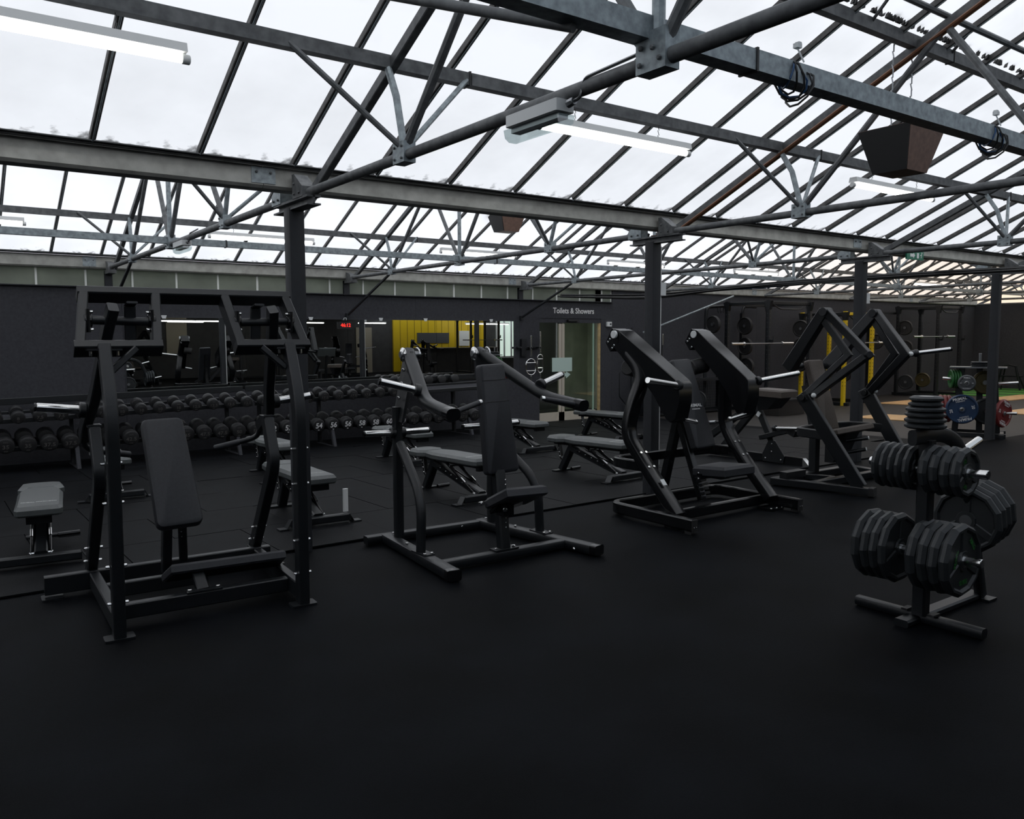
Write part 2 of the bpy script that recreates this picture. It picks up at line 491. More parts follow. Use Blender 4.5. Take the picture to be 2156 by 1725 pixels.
# white framed window in the wall behind the camera
w1 = thing('window_1', 'white framed window in the wall behind the camera', None, kind='structure')
for x in (24.3, 24.75, 25.2, 25.65):
    m = MB(); m.box((x, -8.8, 1.55), (0.09, 0.08, 1.9)); obj('window_frame', m, 'white', w1)
for z in (0.6, 2.5):
    m = MB(); m.box((24.97, -8.8, z), (1.4, 0.08, 0.09)); obj('window_frame', m, 'white', w1)
m = MB(); m.box((24.97, -8.83, 1.55), (1.35, 0.02, 1.85)); obj('pane', m, mat('daylit_pane', (0.6, 0.7, 0.65), 0.3, emit=(0.75, 0.9, 0.8, 0.7)), w1)

# door to the toilets ------------------------------------------------------
d1 = thing('door_1', 'glazed double sliding door under the Toilets & Showers sign', None, kind='structure')
yd = V1 + 0.03
def dbox(x0, x1, z0, z1, name, mm, y=yd, t=0.04):
    m = MB(); m.box(((x0 + x1) / 2, y, (z0 + z1) / 2), (x1 - x0, t, z1 - z0)); return obj(name, m, mm, d1)
dz = -0.125
lf = dbox(DL + 0.01, 10.66, 0.02, 1.93, 'door_leaf', 'glass', yd, 0.012)
rt = dbox(10.80, 11.66, 0.02, 1.90, 'door_leaf', 'glass', yd, 0.012)
dbox(10.655, 10.722, dz, 1.88, 'stile', 'cream'); dbox(10.738, 10.805, dz, 1.88, 'stile', 'cream')
dbox(DL + 0.01, 10.722, dz, 0.06, 'bottom_rail', 'cream'); dbox(10.738, 11.66, dz, 0.06, 'bottom_rail', 'cream')
dbox(DL, DR, 1.90, DT, 'header', 'wall')
dbox(11.60, 11.635, 0.05, 1.9, 'glass_edge', 'paper', yd + 0.01, 0.02)
dbox(11.745, 11.80, dz, 1.9, 'wood_jamb', 'tan')
dbox(10.85, 11.15, 1.93, 1.965, 'door_sensor', 'speaker', V1 - 0.03, 0.06)
dbox(10.47, 11.0, 0.90, 1.185, 'paper_notice', 'paper', yd - 0.026, 0.004)
m = MB(); yy = yd - 0.028
m.prism([(10.56, yy, 0.78), (10.84, yy, 0.80), (10.84, yy, 0.755), (10.96, yy, 0.835), (10.84, yy, 0.90), (10.84, yy, 0.865), (10.56, yy, 0.845)], (0, 0.004, 0))
obj('paper_arrow', m, 'paper', d1)
# corridor behind the door
cor = thing('wall_corridor', 'pale corridor walls behind the glazed door', None, kind='structure')
def cbox(c, s, n, mm): m = MB(); m.box(c, s); return obj(n, m, mm, cor)
cbox((11.0, 15.3, 1.0), (5.0, 0.1, 2.6), 'corridor_wall', 'corridor')
cbox((8.7, 14.25, 1.0), (0.1, 2.2, 2.6), 'corridor_wall', 'corridor')
cbox((13.4, 14.25, 1.0), (0.1, 2.2, 2.6), 'corridor_wall', 'corridor')
cbox((11.0, 14.25, 2.3), (5.0, 2.2, 0.08), 'corridor_ceiling', 'corridor')
cbox((11.0, 14.25, -0.19), (5.0, 2.2, 0.1), 'corridor_floor', 'farfloor')
cbox((12.1, 15.22, 0.95), (0.8, 0.05, 2.1), 'inner_door', 'rearwall')
cbox((11.0, 14.2, 2.24), (2.2, 0.3, 0.03), 'corridor_fill_lamp', 'lamp')  # unseen lamp added to brighten the corridor behind the glass
# skirting in front of the back wall left of the door
# sign over the door
sg = lettering('door_sign', 'Toilets & Showers', 0.160, 'textwhite', None, (11.045, V1 - 0.004, 2.143), (R_(90), 0, 0), 0.018, 0.93)
tag(sg, 'white lettering reading Toilets & Showers over the glazed door', 'sign')
wb = thing('wall_sensor', 'small white box with dark knob on wall beside the door top', 'switch', (12.0, V1 - 0.03, 1.88))
m = MB(); m.box((0, 0, 0), (0.13, 0.06, 0.10), r=0.01); obj('box_body', m, 'white', wb)
m = MB(); m.cyl((0.02, -0.03, 0), (0.02, -0.045, 0), 0.02); obj('knob', m, 'speaker', wb)

# mirror -------------------------------------------------------------------
mi = thing('wall_mirror', 'long frameless wall mirror above the dumbbell racks', 'mirror', (5.97, V1 - 0.012, 0))
me_ = [2.45, 4.21, 5.97, 7.73, 9.48]
for a, c in zip(me_, me_[1:]):
    m = MB(); m.box(((a + c) / 2 - 5.97, 0, 1.365), (c - a - 0.004, 0.012, 1.11)); obj('mirror_panel', m, 'mirror', mi)
for u in (3.0, 5.31, 6.6, 7.5, 8.95):
    m = MB(); m.prism([(u - 5.97 - 0.04, -0.012, 1.955), (u - 5.97 + 0.04, -0.012, 1.955), (u - 5.97 + 0.025, -0.012, 1.905), (u - 5.97 - 0.025, -0.012, 1.905)], (0, 0.012, 0))
    obj('mirror_clip', m, 'white', mi)
# red clock
ck = thing('digital_clock', 'black wall clock with red digits hanging over the mirror', 'clock', (5.91, V1 - 0.045, 1.82))
m = MB(); m.box((0, 0, 0), (0.235, 0.05, 0.12), r=0.006); obj('case', m, 'speaker', ck)
lettering('digits', '46:12', 0.082, 'led', ck, (0, -0.027, 0), (R_(90), 0, 0), 0.02)
m = MB(); m.tube(fillet([(-0.025, 0, 0.09), (-0.025, -0.005, 0.125), (0.025, -0.005, 0.125), (0.025, 0, 0.09)], 0.015), 0.006, 6); obj('hook', m, 'white', ck)

# ================================================================ ROOF
ceil = thing('ceiling', 'glazed greenhouse roof of clear sheets between dark bars', None, kind='structure')
NU0, NU1 = -6.0, UEND
nb = int(round((NU1 - NU0) / (BAY / 6)))
def u_bar(k): return U0 - BAY * 2 + k * BAY / 6 - 0.14
bars_u = [u_bar(k) for k in range(nb + 3) if u_bar(k) < UEND]
DV = 0.33                                       # sheets start this far in from the gutter line
def slope_pts(vg, sg, d, dz=0.0):
    v = vg + sg * d
    return v, zs(v, vg) + dz
def sheet(x0, x1, vg, sg, d0, d1, name, th=0.008):
    (ya, za), (yb, zb) = slope_pts(vg, sg, d0, 0.088), slope_pts(vg, sg, d1, 0.088)
    m = MB()
    m.prism([(x0, ya, za), (x1, ya, za), (x1, yb, zb), (x0, yb, zb)], (0, 0, th))
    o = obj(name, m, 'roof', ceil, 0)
    me = o.data; me.materials.append(M['roofskin'])
    for f in me.polygons: f.material_index = 0 if f.normal.z < -0.5 else 1
    return o
HALF = SPAN / 2
pane_src = {}
for vg, sg, vis in ((V0, -1, True), (V1, -1, True), (V0, 1, False)):
    if not vis:
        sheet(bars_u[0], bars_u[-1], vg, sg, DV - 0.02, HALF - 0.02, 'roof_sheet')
        continue
    # the visible slopes: sheet by sheet, bar by bar (shared mesh, placed by location)
    dmax = HALF - 0.02
    first = None
    for a, c in zip(bars_u, bars_u[1:]):
        if vg == V0 and False: continue
        if first is None:
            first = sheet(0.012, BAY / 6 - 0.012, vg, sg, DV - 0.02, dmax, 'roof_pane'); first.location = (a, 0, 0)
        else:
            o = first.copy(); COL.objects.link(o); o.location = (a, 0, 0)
    bm0 = None
    for a in bars_u:
        if bm0 is None:
            (ya, za), (yb, zb) = slope_pts(vg, sg, 0.375, 0.062), slope_pts(vg, sg, dmax, 0.062)
            m = MB(); m.bar([(0, ya, za), (0, yb, zb)], 0.034, 0.045, r=0.004)
            bm0 = obj('glazing_bar', m, 'bar', ceil); bm0.location = (a, 0, 0)
            m = MB(); m.bar([(0, ya, za - 0.026), (0, yb, zb - 0.026)], 0.010, 0.014, r=0.002); bs0 = obj('bar_highlight', m, 'galv', bm0)  # pale strip drawn as the highlight line down each bar
        else:
            o = bm0.copy(); COL.objects.link(o); o.location = (a, 0, 0)
            o2 = bs0.copy(); COL.objects.link(o2); o2.parent = o
# bars on the slopes that face away, joined (none of them can be seen)
for vg, sg in ((V0, 1),):
    m = MB()
    for a in bars_u:
        (ya, za), (yb, zb) = slope_pts(vg, sg, DV, 0.03), slope_pts(vg, sg, HALF, 0.03)
        m.box(((a), (ya + yb) / 2, (za + zb) / 2), (0.034, abs(yb - ya) / math.cos(math.atan(PITCH)), 0.045), Matrix.Rotation(sg * math.atan(PITCH), 3, 'X'))
    tag(obj('glazing_bars', m, 'bar', ceil), kind='stuff')
# unseen slope above and behind the camera, sheets dimmed to cut front light
(ya, za), (yb, zb) = slope_pts(V0 - SPAN, 1, DV - 0.1, 0.055), slope_pts(V0 - SPAN, 1, HALF - 0.02, 0.055)
m = MB(); m.prism([(NU0, ya, za), (UEND, ya, za), (UEND, yb, zb), (NU0, yb, zb)], (0, 0, 0.008)); o = obj('dimmed_sheet', m, 'roofdim', ceil, 0)
o.data.materials.append(M['roofskin'])
for f in o.data.polygons: f.material_index = 0 if f.normal.z < -0.5 else 1
# low flat ceiling over the rear end behind the camera, closed to cut front light; gap lights the yellow bay
for c_, s_ in (((10.7, -4.3, 2.86), (35.4, 5.6, 0.06)), ((4.8, -8.7, 2.86), (23.6, 3.2, 0.06)), ((27.0, -8.7, 2.86), (2.9, 3.2, 0.06))):
    m = MB(); m.box(c_, s_); obj('flat_soffit', m, 'rearwall', ceil)

# gutters
def gutter(v, name, label, z0, z1, vb):
    t = thing(name, label, 'gutter beam', (0, v, 0), kind='structure')
    x0, x1 = -6.5, UEND
    k0 = -2
    cuts = [x0] + [U0 + 1.1 + BAY * 2 * k - 1.35 - 0.0 for k in range(-1, 5) if U0 + BAY * 2 * k < UEND - 3 and U0 + BAY * 2 * k > x0 + 2] + [x1]
    for a, c in zip(cuts, cuts[1:]):
        m = MB()
        prof = [(-0.07, z1), (-0.07, z0 + 0.02), (-0.05, z0), (0.08, z0), (0.08, z1), (0.055, z1), (0.055, z0 + 0.03), (-0.045, z0 + 0.03), (-0.045, z1)]
        m.prism([(a + 0.002, y, z) for y, z in prof], (c - a - 0.004, 0, 0))
        obj('gutter_section', m, 'gutter', t, 0)
    m = MB(); m.box(((x0 + x1) / 2, -0.085, z1 + 0.01), (x1 - x0, 0.05, 0.014)); m.box(((x0 + x1) / 2, -0.12, z1 + 0.03), (x1 - x0, 0.02, 0.03))
    obj('gutter_lip', m, 'galvdark', t, 0)
    for c in cuts[1:-1]:
        m = MB(); m.box((c, -0.073, (z0 + z1) / 2 + 0.01), (0.17, 0.006, z1 - z0 - 0.04)); p = obj('splice_plate', m, 'galv', t, 0)
        m = MB()
        for dx in (-0.05, 0.05): m.cyl((c + dx, -0.074, (z0 + z1) / 2 + 0.03), (c + dx, -0.088, (z0 + z1) / 2 + 0.03), 0.009, 8)
        tag(obj('bolts', m, 'galvdark', p), kind='stuff')
    return t
gutter(V0, 'gutter_beam', 'grey steel gutter beam carried on the dark posts', 2.655, 2.805, 0)
gutter(V1, 'eaves_beam', 'grey steel eaves beam above the back wall', 2.60, 2.775, 0)
gutter(V0 - SPAN, 'gutter_beam', 'grey steel gutter beam behind the camera', 2.655, 2.805, 0)

# purlins running along the roof
def purlin(v, z, w, h, label, mm, seg=True):
    t = thing('purlin', label, 'purlin', (0, v, z), kind='structure')
    cuts = [-6] + [U0 + BAY * k + 0.6 for k in range(-2, 8) if U0 + BAY * k + 0.6 < UEND] + [UEND]
    for a, c in zip(cuts, cuts[1:]):
        m = MB(); m.box(((a + c) / 2, 0, 0), (c - a - 0.005, w, h)); obj('purlin_length', m, mm, t, 0)
    for c in cuts[1:-1]:
        m = MB(); m.box((c - 0.012, 0, 0), (0.012, w + 0.012, h + 0.012)); obj('tie_wire', m, 'blkcable', t, 0)
    return t
purlin(4.41, 3.20, 0.07, 0.075, 'steel purlin carrying the tube lamps on the near roof slope', 'galvdark')
purlin(11.66, 3.17, 0.07, 0.075, 'steel purlin carrying tube lamps over the dumbbell racks', 'galvdark')
purlin(2.26, 2.737, 0.085, 0.085, 'galvanised box beam hung with cables across the upper right', 'galv')
purlin(9.43, 2.66, 0.06, 0.07, 'galvanised box beam across the roof beyond the posts', 'galv')
purlin(3.28, 3.74, 0.06, 0.085, 'dark vent beam below the roof vents at the upper right', 'galvdark')
# vent gear above that beam
vg_ = thing('vent_drive', 'toothed roof vent drive shaft above the dark vent beam', 'vent gear', (0, 3.0, 3.86))
m = MB(); m.tube([(-2, 0.05, 0), (UEND, 0.05, 0)], 0.022, 8); obj('drive_shaft', m, 'galvdark', vg_)
for k in range(3):
    u = 3.85 + k * BAY
    m = MB()
    n = 40
    poly = [(u - 0.1, -0.02, 0.03)]
    for i in range(n):
        x = u - 0.1 + i * 0.045; z = 0.07 + 0.012 * math.sin(i / n * 3.14)
        poly += [(x, 0, z), (x + 0.012, 0, z + 0.03), (x + 0.03, 0, z + 0.03), (x + 0.045, 0, z)]
    top = [(p[0], -0.02, p[2]) for p in poly[1:]]
    m.prism([(top[0][0], -0.02, 0.045)] + top + [(top[-1][0], -0.02, 0.045)], (0, 0.012, 0))
    obj('toothed_rack', m, 'galv', vg_, 0)
    m = MB(); m.box((u, 0.04, 0.02), (0.16, 0.04, 0.12), r=0.02); obj('gear_box', m, 'galvdark', vg_)
    for j in (0, 1, 2):
        m = MB(); m.tube([(u + 0.4 + j * 1.1, 0.08, 0), (u + 0.5 + j * 1.1, 0.3, -0.12)], 0.012, 6); obj('support_arm', m, 'galvdark', vg_)
lt = MB()
rnd = random.Random(3)
for i in range(420):
    u = rnd.uniform(3.2, 16); h = rnd.uniform(0.02, 0.075)
    lt.prism([(u, 3.22, 3.80), (u + 0.02, 3.22, 3.80), (u + rnd.uniform(-0.015, 0.03), 3.21, 3.80 + h)], (0, 0.02, 0))
tag(obj('leaf_litter', lt, 'blkcable', None, 0), 'dark leaf litter lying along the vent beam', 'litter', kind='stuff')

# trusses ------------------------------------------------------------------
def truss(u, va, vb, label, group, brace=False):
    """bottom chord, two rafters, struts and gusset plates; va < vb are the gutter lines"""
    t = thing('roof_truss', label, 'truss', (u, 0, 0), group=group, kind='structure')
    vm = (va + vb) / 2
    zc = 2.62
    m = MB(); m.tube([(0, va + 0.20, zc), (0, vb - 0.20, zc)], 0.030, 10); obj('bottom_chord', m, 'galvdark', t)
    for vg, s in ((va, 1), (vb, -1)):
        ya, yb = vg + s * 0.16, vm
        m = MB(); m.bar([(0.06, ya, zs(ya, vg) - 0.02), (0.06, yb, zs(yb, vg) - 0.02)], 0.05, 0.065, r=0.005); obj('rafter', m, 'galvdark', t)
        g1 = vg + s * 1.66
        y1 = vg + s * 1.43; y2 = vg + s * 2.75
        m = MB(); m.tube([(0, g1, zc + 0.05), (0.01, g1 + s * -0.10, zc + 0.35), (0.03, y1, zs(y1, vg) - 0.05)], 0.022, 8); obj('strut', m, 'galv', t)
        m = MB(); m.tube([(0, g1 + s * 0.03, zc + 0.05), (0.03, y2, zs(y2, vg) - 0.05)], 0.025, 8); obj('strut', m, 'galvdark', t)
        m = MB(); m.tube([(0, vm - s * 0.04, zc + 0.06), (0.03, y2 + s * 0.05, zs(y2, vg) - 0.05)], 0.025, 8); obj('strut', m, 'galvdark', t)
        for sx in (-1, 1):
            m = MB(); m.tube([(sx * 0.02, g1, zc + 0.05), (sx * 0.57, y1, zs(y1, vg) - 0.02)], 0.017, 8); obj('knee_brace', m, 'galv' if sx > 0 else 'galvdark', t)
        m = MB(); m.box((0, g1, zc + 0.015), (0.075, 0.13, 0.115)); gp = obj('gusset_plate', m, 'galv', t, 0)
        m = MB()
        for dy in (-0.04, 0.04):
            for dz_ in (-0.02, 0.045):
                m.cyl((-0.037, g1 + dy, zc + dz_), (-0.048, g1 + dy, zc + dz_), 0.008, 6)
        tag(obj('bolts', m, 'galvdark', gp), kind='stuff')
    m = MB(); m.tube([(0, vm, zc + 0.05), (0, vm, zs(vm, va) - 0.04)], 0.025, 8); obj('king_post', m, 'galv', t)
    m = MB(); m.prism([(-0.037, vm - 0.07, zc - 0.045), (-0.037, vm + 0.08, zc - 0.045), (-0.037, vm + 0.08, zc + 0.06), (-0.037, vm + 0.115, zc + 0.10), (-0.037, vm - 0.07, zc + 0.10)], (0.074, 0, 0))
    gp = obj('gusset_plate', m, 'galv', t, 0)
    m = MB()
    for dy, dz_ in ((-0.045, -0.01), (0.055, -0.015), (-0.01, 0.035), (0.05, 0.045)): m.cyl((-0.037, vm + dy, zc + dz_), (-0.05, vm + dy, zc + dz_), 0.010, 6)
    tag(obj('bolts', m, 'galvdark', gp), kind='stuff')
    if brace:
        g1 = vb - 1.56
        m = MB(); m.bar([(0, g1, zc - 0.04), (0, vb - 0.02, 1.99)], 0.035, 0.035); obj('wall_brace', m, 'post', t)
        m = MB(); m.box((0, vb - 0.03, 1.99), (0.07, 0.06, 0.07)); obj('brace_foot', m, 'post', t)
    return t
nm = ['first dark post from the left', 'post just right of the glazed door', 'post beside the yellow rack', 'post by the coloured plates', 'far end bays', 'far end bays', 'far end bays', 'far end bays']
for k in range(0, 8):
    u = U0 + BAY * k
    if u > UEND: break
    far = k >= 4
    truss(u, V0, V1, ('tubular roof truss in the far end bays over the racks' if far else 'tubular roof truss between the %s and the back wall' % nm[k]),
          'roof trusses over the back span' if far else None, brace=(k < 3))
    truss(u, V0 - SPAN, V0, ('tubular roof truss of the near span in the far end bays' if far else 'tubular roof truss reaching from the %s towards the camera' % nm[k]),
          'roof trusses over the near span' if far else None)
truss(U0 - BAY, V0 - SPAN, V0, 'tubular roof truss of the near span left of the first post', None)
truss(U0 - BAY, V0, V1, 'tubular roof truss of the back span left of the first post', None)
# diagonal wind brace high at the left
t = thing('wind_brace', 'grey pipe brace running behind the box beam at the top', 'brace', (1.5, 2.9, 2.9), kind='structure')
m = MB(); m.tube([(0.419, -0.627, -0.216), (-0.05, 0.49, 0.20)], 0.021, 10); obj('pipe', m, 'galvdark', t)
# posts --------------------------------------------------------------------
pl = ['square dark steel post behind the pulldown machine, left of the mirror clock', 'square dark steel post behind the glossy press machine',
      'square dark steel post behind the diamond armed machine', 'square dark steel post in front of the coloured plates',
      'distant square dark post under the gutter beam', 'distant square dark post under the gutter beam', 'distant square dark post under the gutter beam']
for k in range(-1, 7):
    u = U0 + BAY * k
    far = k >= 4
    t = thing('steel_post', pl[k] if k >= 0 else 'square dark steel post out of frame at the left', 'post', (u, V0 + 0.02, gz(V0)),
              group='posts under the gutter beam' if far else None, kind='structure')
    m = MB(); m.box((0, 0, 1.27), (0.115, 0.115, 2.54), r=0.008); obj('column', m, 'post', t)
    m = MB(); m.box((0, -0.05, 2.585), (0.10, 0.66, 0.016)); m.box((0, -0.05, 2.53), (0.10, 0.66, 0.012)); m.box((0, -0.05, 2.557), (0.014, 0.66, 0.06)); obj('head_channel', m, 'galvdark', t, 0)
    for s in (-1, 1):
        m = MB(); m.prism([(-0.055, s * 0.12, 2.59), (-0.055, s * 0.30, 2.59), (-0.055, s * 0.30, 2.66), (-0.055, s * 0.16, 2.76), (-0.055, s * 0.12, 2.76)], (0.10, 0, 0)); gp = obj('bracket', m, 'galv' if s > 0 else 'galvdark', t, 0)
        m = MB()
        for dy, dz_ in ((0.16, 2.62), (0.25, 2.62), (0.16, 2.69)): m.cyl((-0.055, s * dy, dz_), (-0.068, s * dy, dz_), 0.010, 6)
        tag(obj('bolts', m, 'galvdark', gp), kind='stuff')
    if k in (1, 2):
        m = MB(); m.tube([(0.085, -0.02, 0.3), (0.085, -0.02, 2.5)], 0.014, 6); obj('conduit', m, 'offwhite', t)
        m = MB(); m.box((0.10, -0.02, 2.08), (0.08, 0.07, 0.13), r=0.01); obj('junction_box', m, 'white', t)
wlab = ['above the pulldown machine', 'left of the clock brace', 'left of the door sign']
for k in range(0, 3):
    t = thing('wall_post', 'short dark post head against the frosted strip, ' + wlab[k], 'post', (U0 + BAY * k, V1 - 0.02, 0), kind='structure')
    m = MB(); m.box((0, 0.03, 2.45), (0.10, 0.06, 0.25)); obj('column', m, 'post', t, 0)
    m = MB(); m.box((0, -0.13, 2.555), (0.10, 0.34, 0.05)); obj('head_bracket', m, 'galvdark', t, 0)
    m = MB(); m.prism([(-0.04, -0.28, 2.57), (-0.04, -0.02, 2.57), (-0.04, -0.02, 2.72), (-0.04, -0.20, 2.68)], (0.08, 0, 0)); obj('bracket', m, 'galvdark', t, 0)
# brown cable along the rafter of the second post
cb = thing('brown_cable', 'copper brown cables tied along the rafter over second post', 'cable', (U0 + BAY + 0.03, 0, 0))
for dx in (-0.02, 0.012):
    m = MB(); pts = [(dx, V0 + 0.05, 2.60), (dx, V0 - 0.2, zs(V0 - 0.2, V0) - 0.07)] + [(dx, V0 - d, zs(V0 - d, V0) - 0.075) for d in (0.8, 1.6, 2.4, 3.2)]
    m.tube(pts, 0.013, 6); obj('cable', m, 'rust', cb)
# tube lamps
lamps = []
def lamp(u0, u1, v, zp, label, group):
    c = (u0 + u1) / 2; L = u1 - u0
    t = thing('tube_lamp', label, 'ceiling lamp', (c, v, zp - 0.14), group=group)
    m = MB(); m.prism([(-L / 2, -0.045, 0.0), (-L / 2, 0.045, 0.0), (-L / 2, 0.035, 0.045), (-L / 2, -0.035, 0.045)], (L, 0, 0)); obj('housing', m, 'offwhite', t, 0)
    m = MB(); m.tube([(-L / 2 + 0.02, 0, -0.028), (L / 2 - 0.02, 0, -0.028)], 0.019, 10); obj('tube', m, 'lamp', t)
    for s in (-1, 1):
        m = MB(); m.cyl((s * (L / 2 - 0.02), 0, -0.026), (s * (L / 2 + 0.02), 0, -0.026), 0.024, 10); obj('end_cap', m, 'offwhite', t)
        m = MB()
        for i in range(5):
            z = 0.05 + i * 0.018
            m.tube([(s * L * 0.28, -0.006 if i % 2 else 0, z), (s * L * 0.28 + (0.006 if i % 2 else 0), 0.006, z + 0.02)], 0.0025, 5)
        obj('chain', m, 'galvdark', t)
    return t
ll = ['bright tube lamp cut off at the top left corner', 'bright tube lamp hanging beside the clear emergency light', 'bright tube lamp under the large hanging speaker', 'bright tube lamp at the right edge of the roof']
for k in range(4):
    lamp(-0.28 + BAY * k, 1.17 + BAY * k, 4.41, 3.17, ll[k], None)
l2 = ['tube lamp over the dumbbell racks at the far left', 'tube lamp behind the first dark post', 'tube lamp beneath the small hanging speaker', 'tube lamp left of the second post']
for k in range(7):
    lamp(-0.38 + BAY * k, 1.12 + BAY * k, 11.66, 3.17, l2[k] if k < 4 else 'distant tube lamp over the power racks', None if k < 4 else 'tube lamps over the racks')
for k, (u, v) in enumerate(((7.9, -7.8), (9.9, -7.8), (11.6, -7.8), (13.0, -7.8), (7.2, -6.4), (8.6, -6.4), (15.9, -7.6), (21.6, -7.6), (22.8, -7.6))):
    lamp(u, u + 1.4, v, 2.44, 'tube lamp behind the camera, seen in the mirror', 'tube lamps seen in the mirror')
# emergency bulkhead lights on the chord of the first truss
def bulkhead(u, v, z, label, rz):
    t = thing('emergency_light', label, 'emergency light', (u, v, z), rz)
    m = MB(); m.box((0, 0, 0.04), (0.37, 0.10, 0.05), r=0.012); obj('base_tray', m, 'white', t)
    m = MB(); m.prism([(-0.195, -0.05, 0.005), (-0.195, 0.05, 0.005), (-0.195, 0.042, -0.03), (-0.195, 0.02, -0.045), (-0.195, -0.02, -0.045), (-0.195, -0.042, -0.03)], (0.38, 0, 0)); obj('clear_lens', m, 'lens', t, 0)
    m = MB(); m.box((0, 0, 0.0), (0.34, 0.05, 0.02)); obj('reflector', m, 'steel', t, 0)
    m = MB(); m.cyl((0.2, 0.0, 0.04), (0.24, 0, 0.045), 0.018, 8); m.tube(fillet([(0.24, 0, 0.045), (0.28, 0, 0.05), (0.30, 0, 0.12), (0.6, 0, 0.13)], 0.03), 0.007, 6); obj('cable_gland', m, 'steel', t)
    return t
bulkhead(U0 - 0.02, 2.90, 2.53, 'clear emergency light fixed under the near roof chord', R_(-90))
bulkhead(U0 - 0.02, 8.88, 2.53, 'small emergency light under the chord left of the first post', R_(-90))
# hanging speakers
def speaker(u, v, z, s, label):
    t = thing('hanging_speaker', label, 'speaker', (u, v, z), R_(0))
    tw, bw, h, d0, d1 = 0.62 * s, 0.36 * s, 0.40 * s, 0.52 * s, 0.34 * s
    top = [(-tw / 2, -d0 / 2, h / 2), (tw / 2, -d0 / 2, h / 2), (tw / 2, d0 / 2, h / 2), (-tw / 2, d0 / 2, h / 2)]
    bot = [(-bw / 2, -d1 / 2, -h / 2), (bw / 2, -d1 / 2, -h / 2), (bw / 2, d1 / 2, -h / 2), (-bw / 2, d1 / 2, -h / 2)]
    bm = bmesh.new()
    tv = [bm.verts.new(p) for p in top]; bv = [bm.verts.new(p) for p in bot]
    bm.faces.new(tv); bm.faces.new(bv[::-1])
    for i in range(4): bm.faces.new((tv[i], bv[i], bv[(i + 1) % 4], tv[(i + 1) % 4]))
    bmesh.ops.recalc_face_normals(bm, faces=bm.faces)
    obj('cabinet', bm, 'brownwood', t, 0)
    m = MB()
    e = 0.012
    fl = [Vector(top[3]), Vector(top[0]), Vector(bot[0]), Vector(bot[3])]
    nrm = (fl[1] - fl[0]).cross(fl[2] - fl[0]).normalized()
    if nrm.x > 0: nrm = -nrm
    cen = sum(fl, Vector()) / 4
    m.prism([cen + (p - cen) * 0.985 + nrm * 0.0 for p in fl], nrm * e); obj('grille', m, 'speaker', t, 0)
    for x, y in ((-tw * 0.3, 0), (tw * 0.25, 0)):
        m = MB()
        for i in range(14):
            zz = h / 2 + i * 0.045
            m.tube([(x + (0.008 if i % 2 else 0), y, zz), (x, y + (0.008 if i % 2 else 0), zz + 0.05)], 0.005, 5)
        obj('chain', m, 'steel', t)
    return t
speaker(5.93, 3.30, 2.945, 0.76, 'large tapered brown speaker hung on chains below the box beam')
speaker(7.80, 10.9, 3.46, 0.80, 'small tapered brown speaker half hidden behind the gutter beam')
# green exit sign under the gutter
t = thing('exit_sign', 'green running man exit sign hung under the gutter beam', 'sign', (10.72, V0 - 0.1, 2.66))
m = MB(); m.box((0, 0, 0), (0.42, 0.02, 0.11)); obj('sign_panel', m, 'exit', t, 0)
m = MB(); m.prism([(-0.13, -0.012, -0.02), (-0.05, -0.012, -0.02), (-0.05, -0.012, -0.04), (-0.01, -0.012, 0.0), (-0.05, -0.012, 0.04), (-0.05, -0.012, 0.02), (-0.13, -0.012, 0.02)], (0, 0.003, 0)); obj('arrow', m, 'white', t, 0)
m = MB(); m.box((0.06, -0.012, 0.0), (0.05, 0.003, 0.07)); m.tube([(0.14, -0.012, -0.03), (0.15, -0.012, 0.02), (0.12, -0.012, -0.0)], 0.006, 5); m.ball((0.155, -0.012, 0.035), 0.01, 8); obj('pictogram', m, 'white', t, 0)
# cables: bundle running from the back wall towards the camera
cbl = thing('cable_bundle', 'sagging bundle of black and blue cables beyond the second post', 'cables', (11.5, 0, 0))
rnd = random.Random(5)
for i in range(7):
    o_ = rnd.uniform(-0.06, 0.06); q_ = rnd.uniform(-0.03, 0.03)
    pts = [(o_ - 1.2, 12.6, 2.42 + q_), (o_ - 0.3, 11.0, 2.36 + q_ + rnd.uniform(-0.03, 0.03)), (o_, 9.8, 2.44 + q_), (o_, 8.2, 2.47 + q_ + rnd.uniform(-0.03, 0.02)), (o_, 7.0, 2.48 + q_), (o_, 5.8, 2.47 + q_), (o_, 4.6, 2.45 + q_), (o_, 0.0, 2.46 + q_)]
    m = MB(); m.tube(fillet(pts, 0.5, 4), 0.014, 6); obj('cable', m, 'bluecable' if i in (2, 5) else 'blkcable', cbl)
m = MB(); m.bar([(0, 8.9, 2.44), (0, 0, 2.44)], 0.09, 0.03); obj('tray', m, 'blkcable', cbl)
# wiring loops tied on the galvanised box beam
for (u, lab) in ((3.16, 'tangle of wires tied round the galvanised box beam'), (5.02, 'tangle of wires tied at the right end of box beam')):
    t = thing('wire_tangle', lab, 'wires', (u, 2.26, 2.737))
    for i in range(6):
        m = MB(); a = 0.055 + 0.008 * (i % 3); x = -0.05 + i * 0.018
        pts = [(x + 0.03 * math.sin(q * 1.3 + i), a * math.cos(q), a * math.sin(q) * 1.1 - (0.01 * i)) for q in [j * math.pi / 5 for j in range(11)]]
        m.tube(pts, 0.005, 5); obj('wire', m, 'blkcable' if i % 3 else 'bluecable', t)
    m = MB(); m.box((0, -0.02, 0.12), (0.03, 0.025, 0.02)); m.box((0.02, -0.01, 0.13), (0.02, 0.02, 0.025)); m.tube([(0, -0.02, 0.11), (0.02, -0.04, 0.05)], 0.004, 5); obj('connector', m, 'white', t)
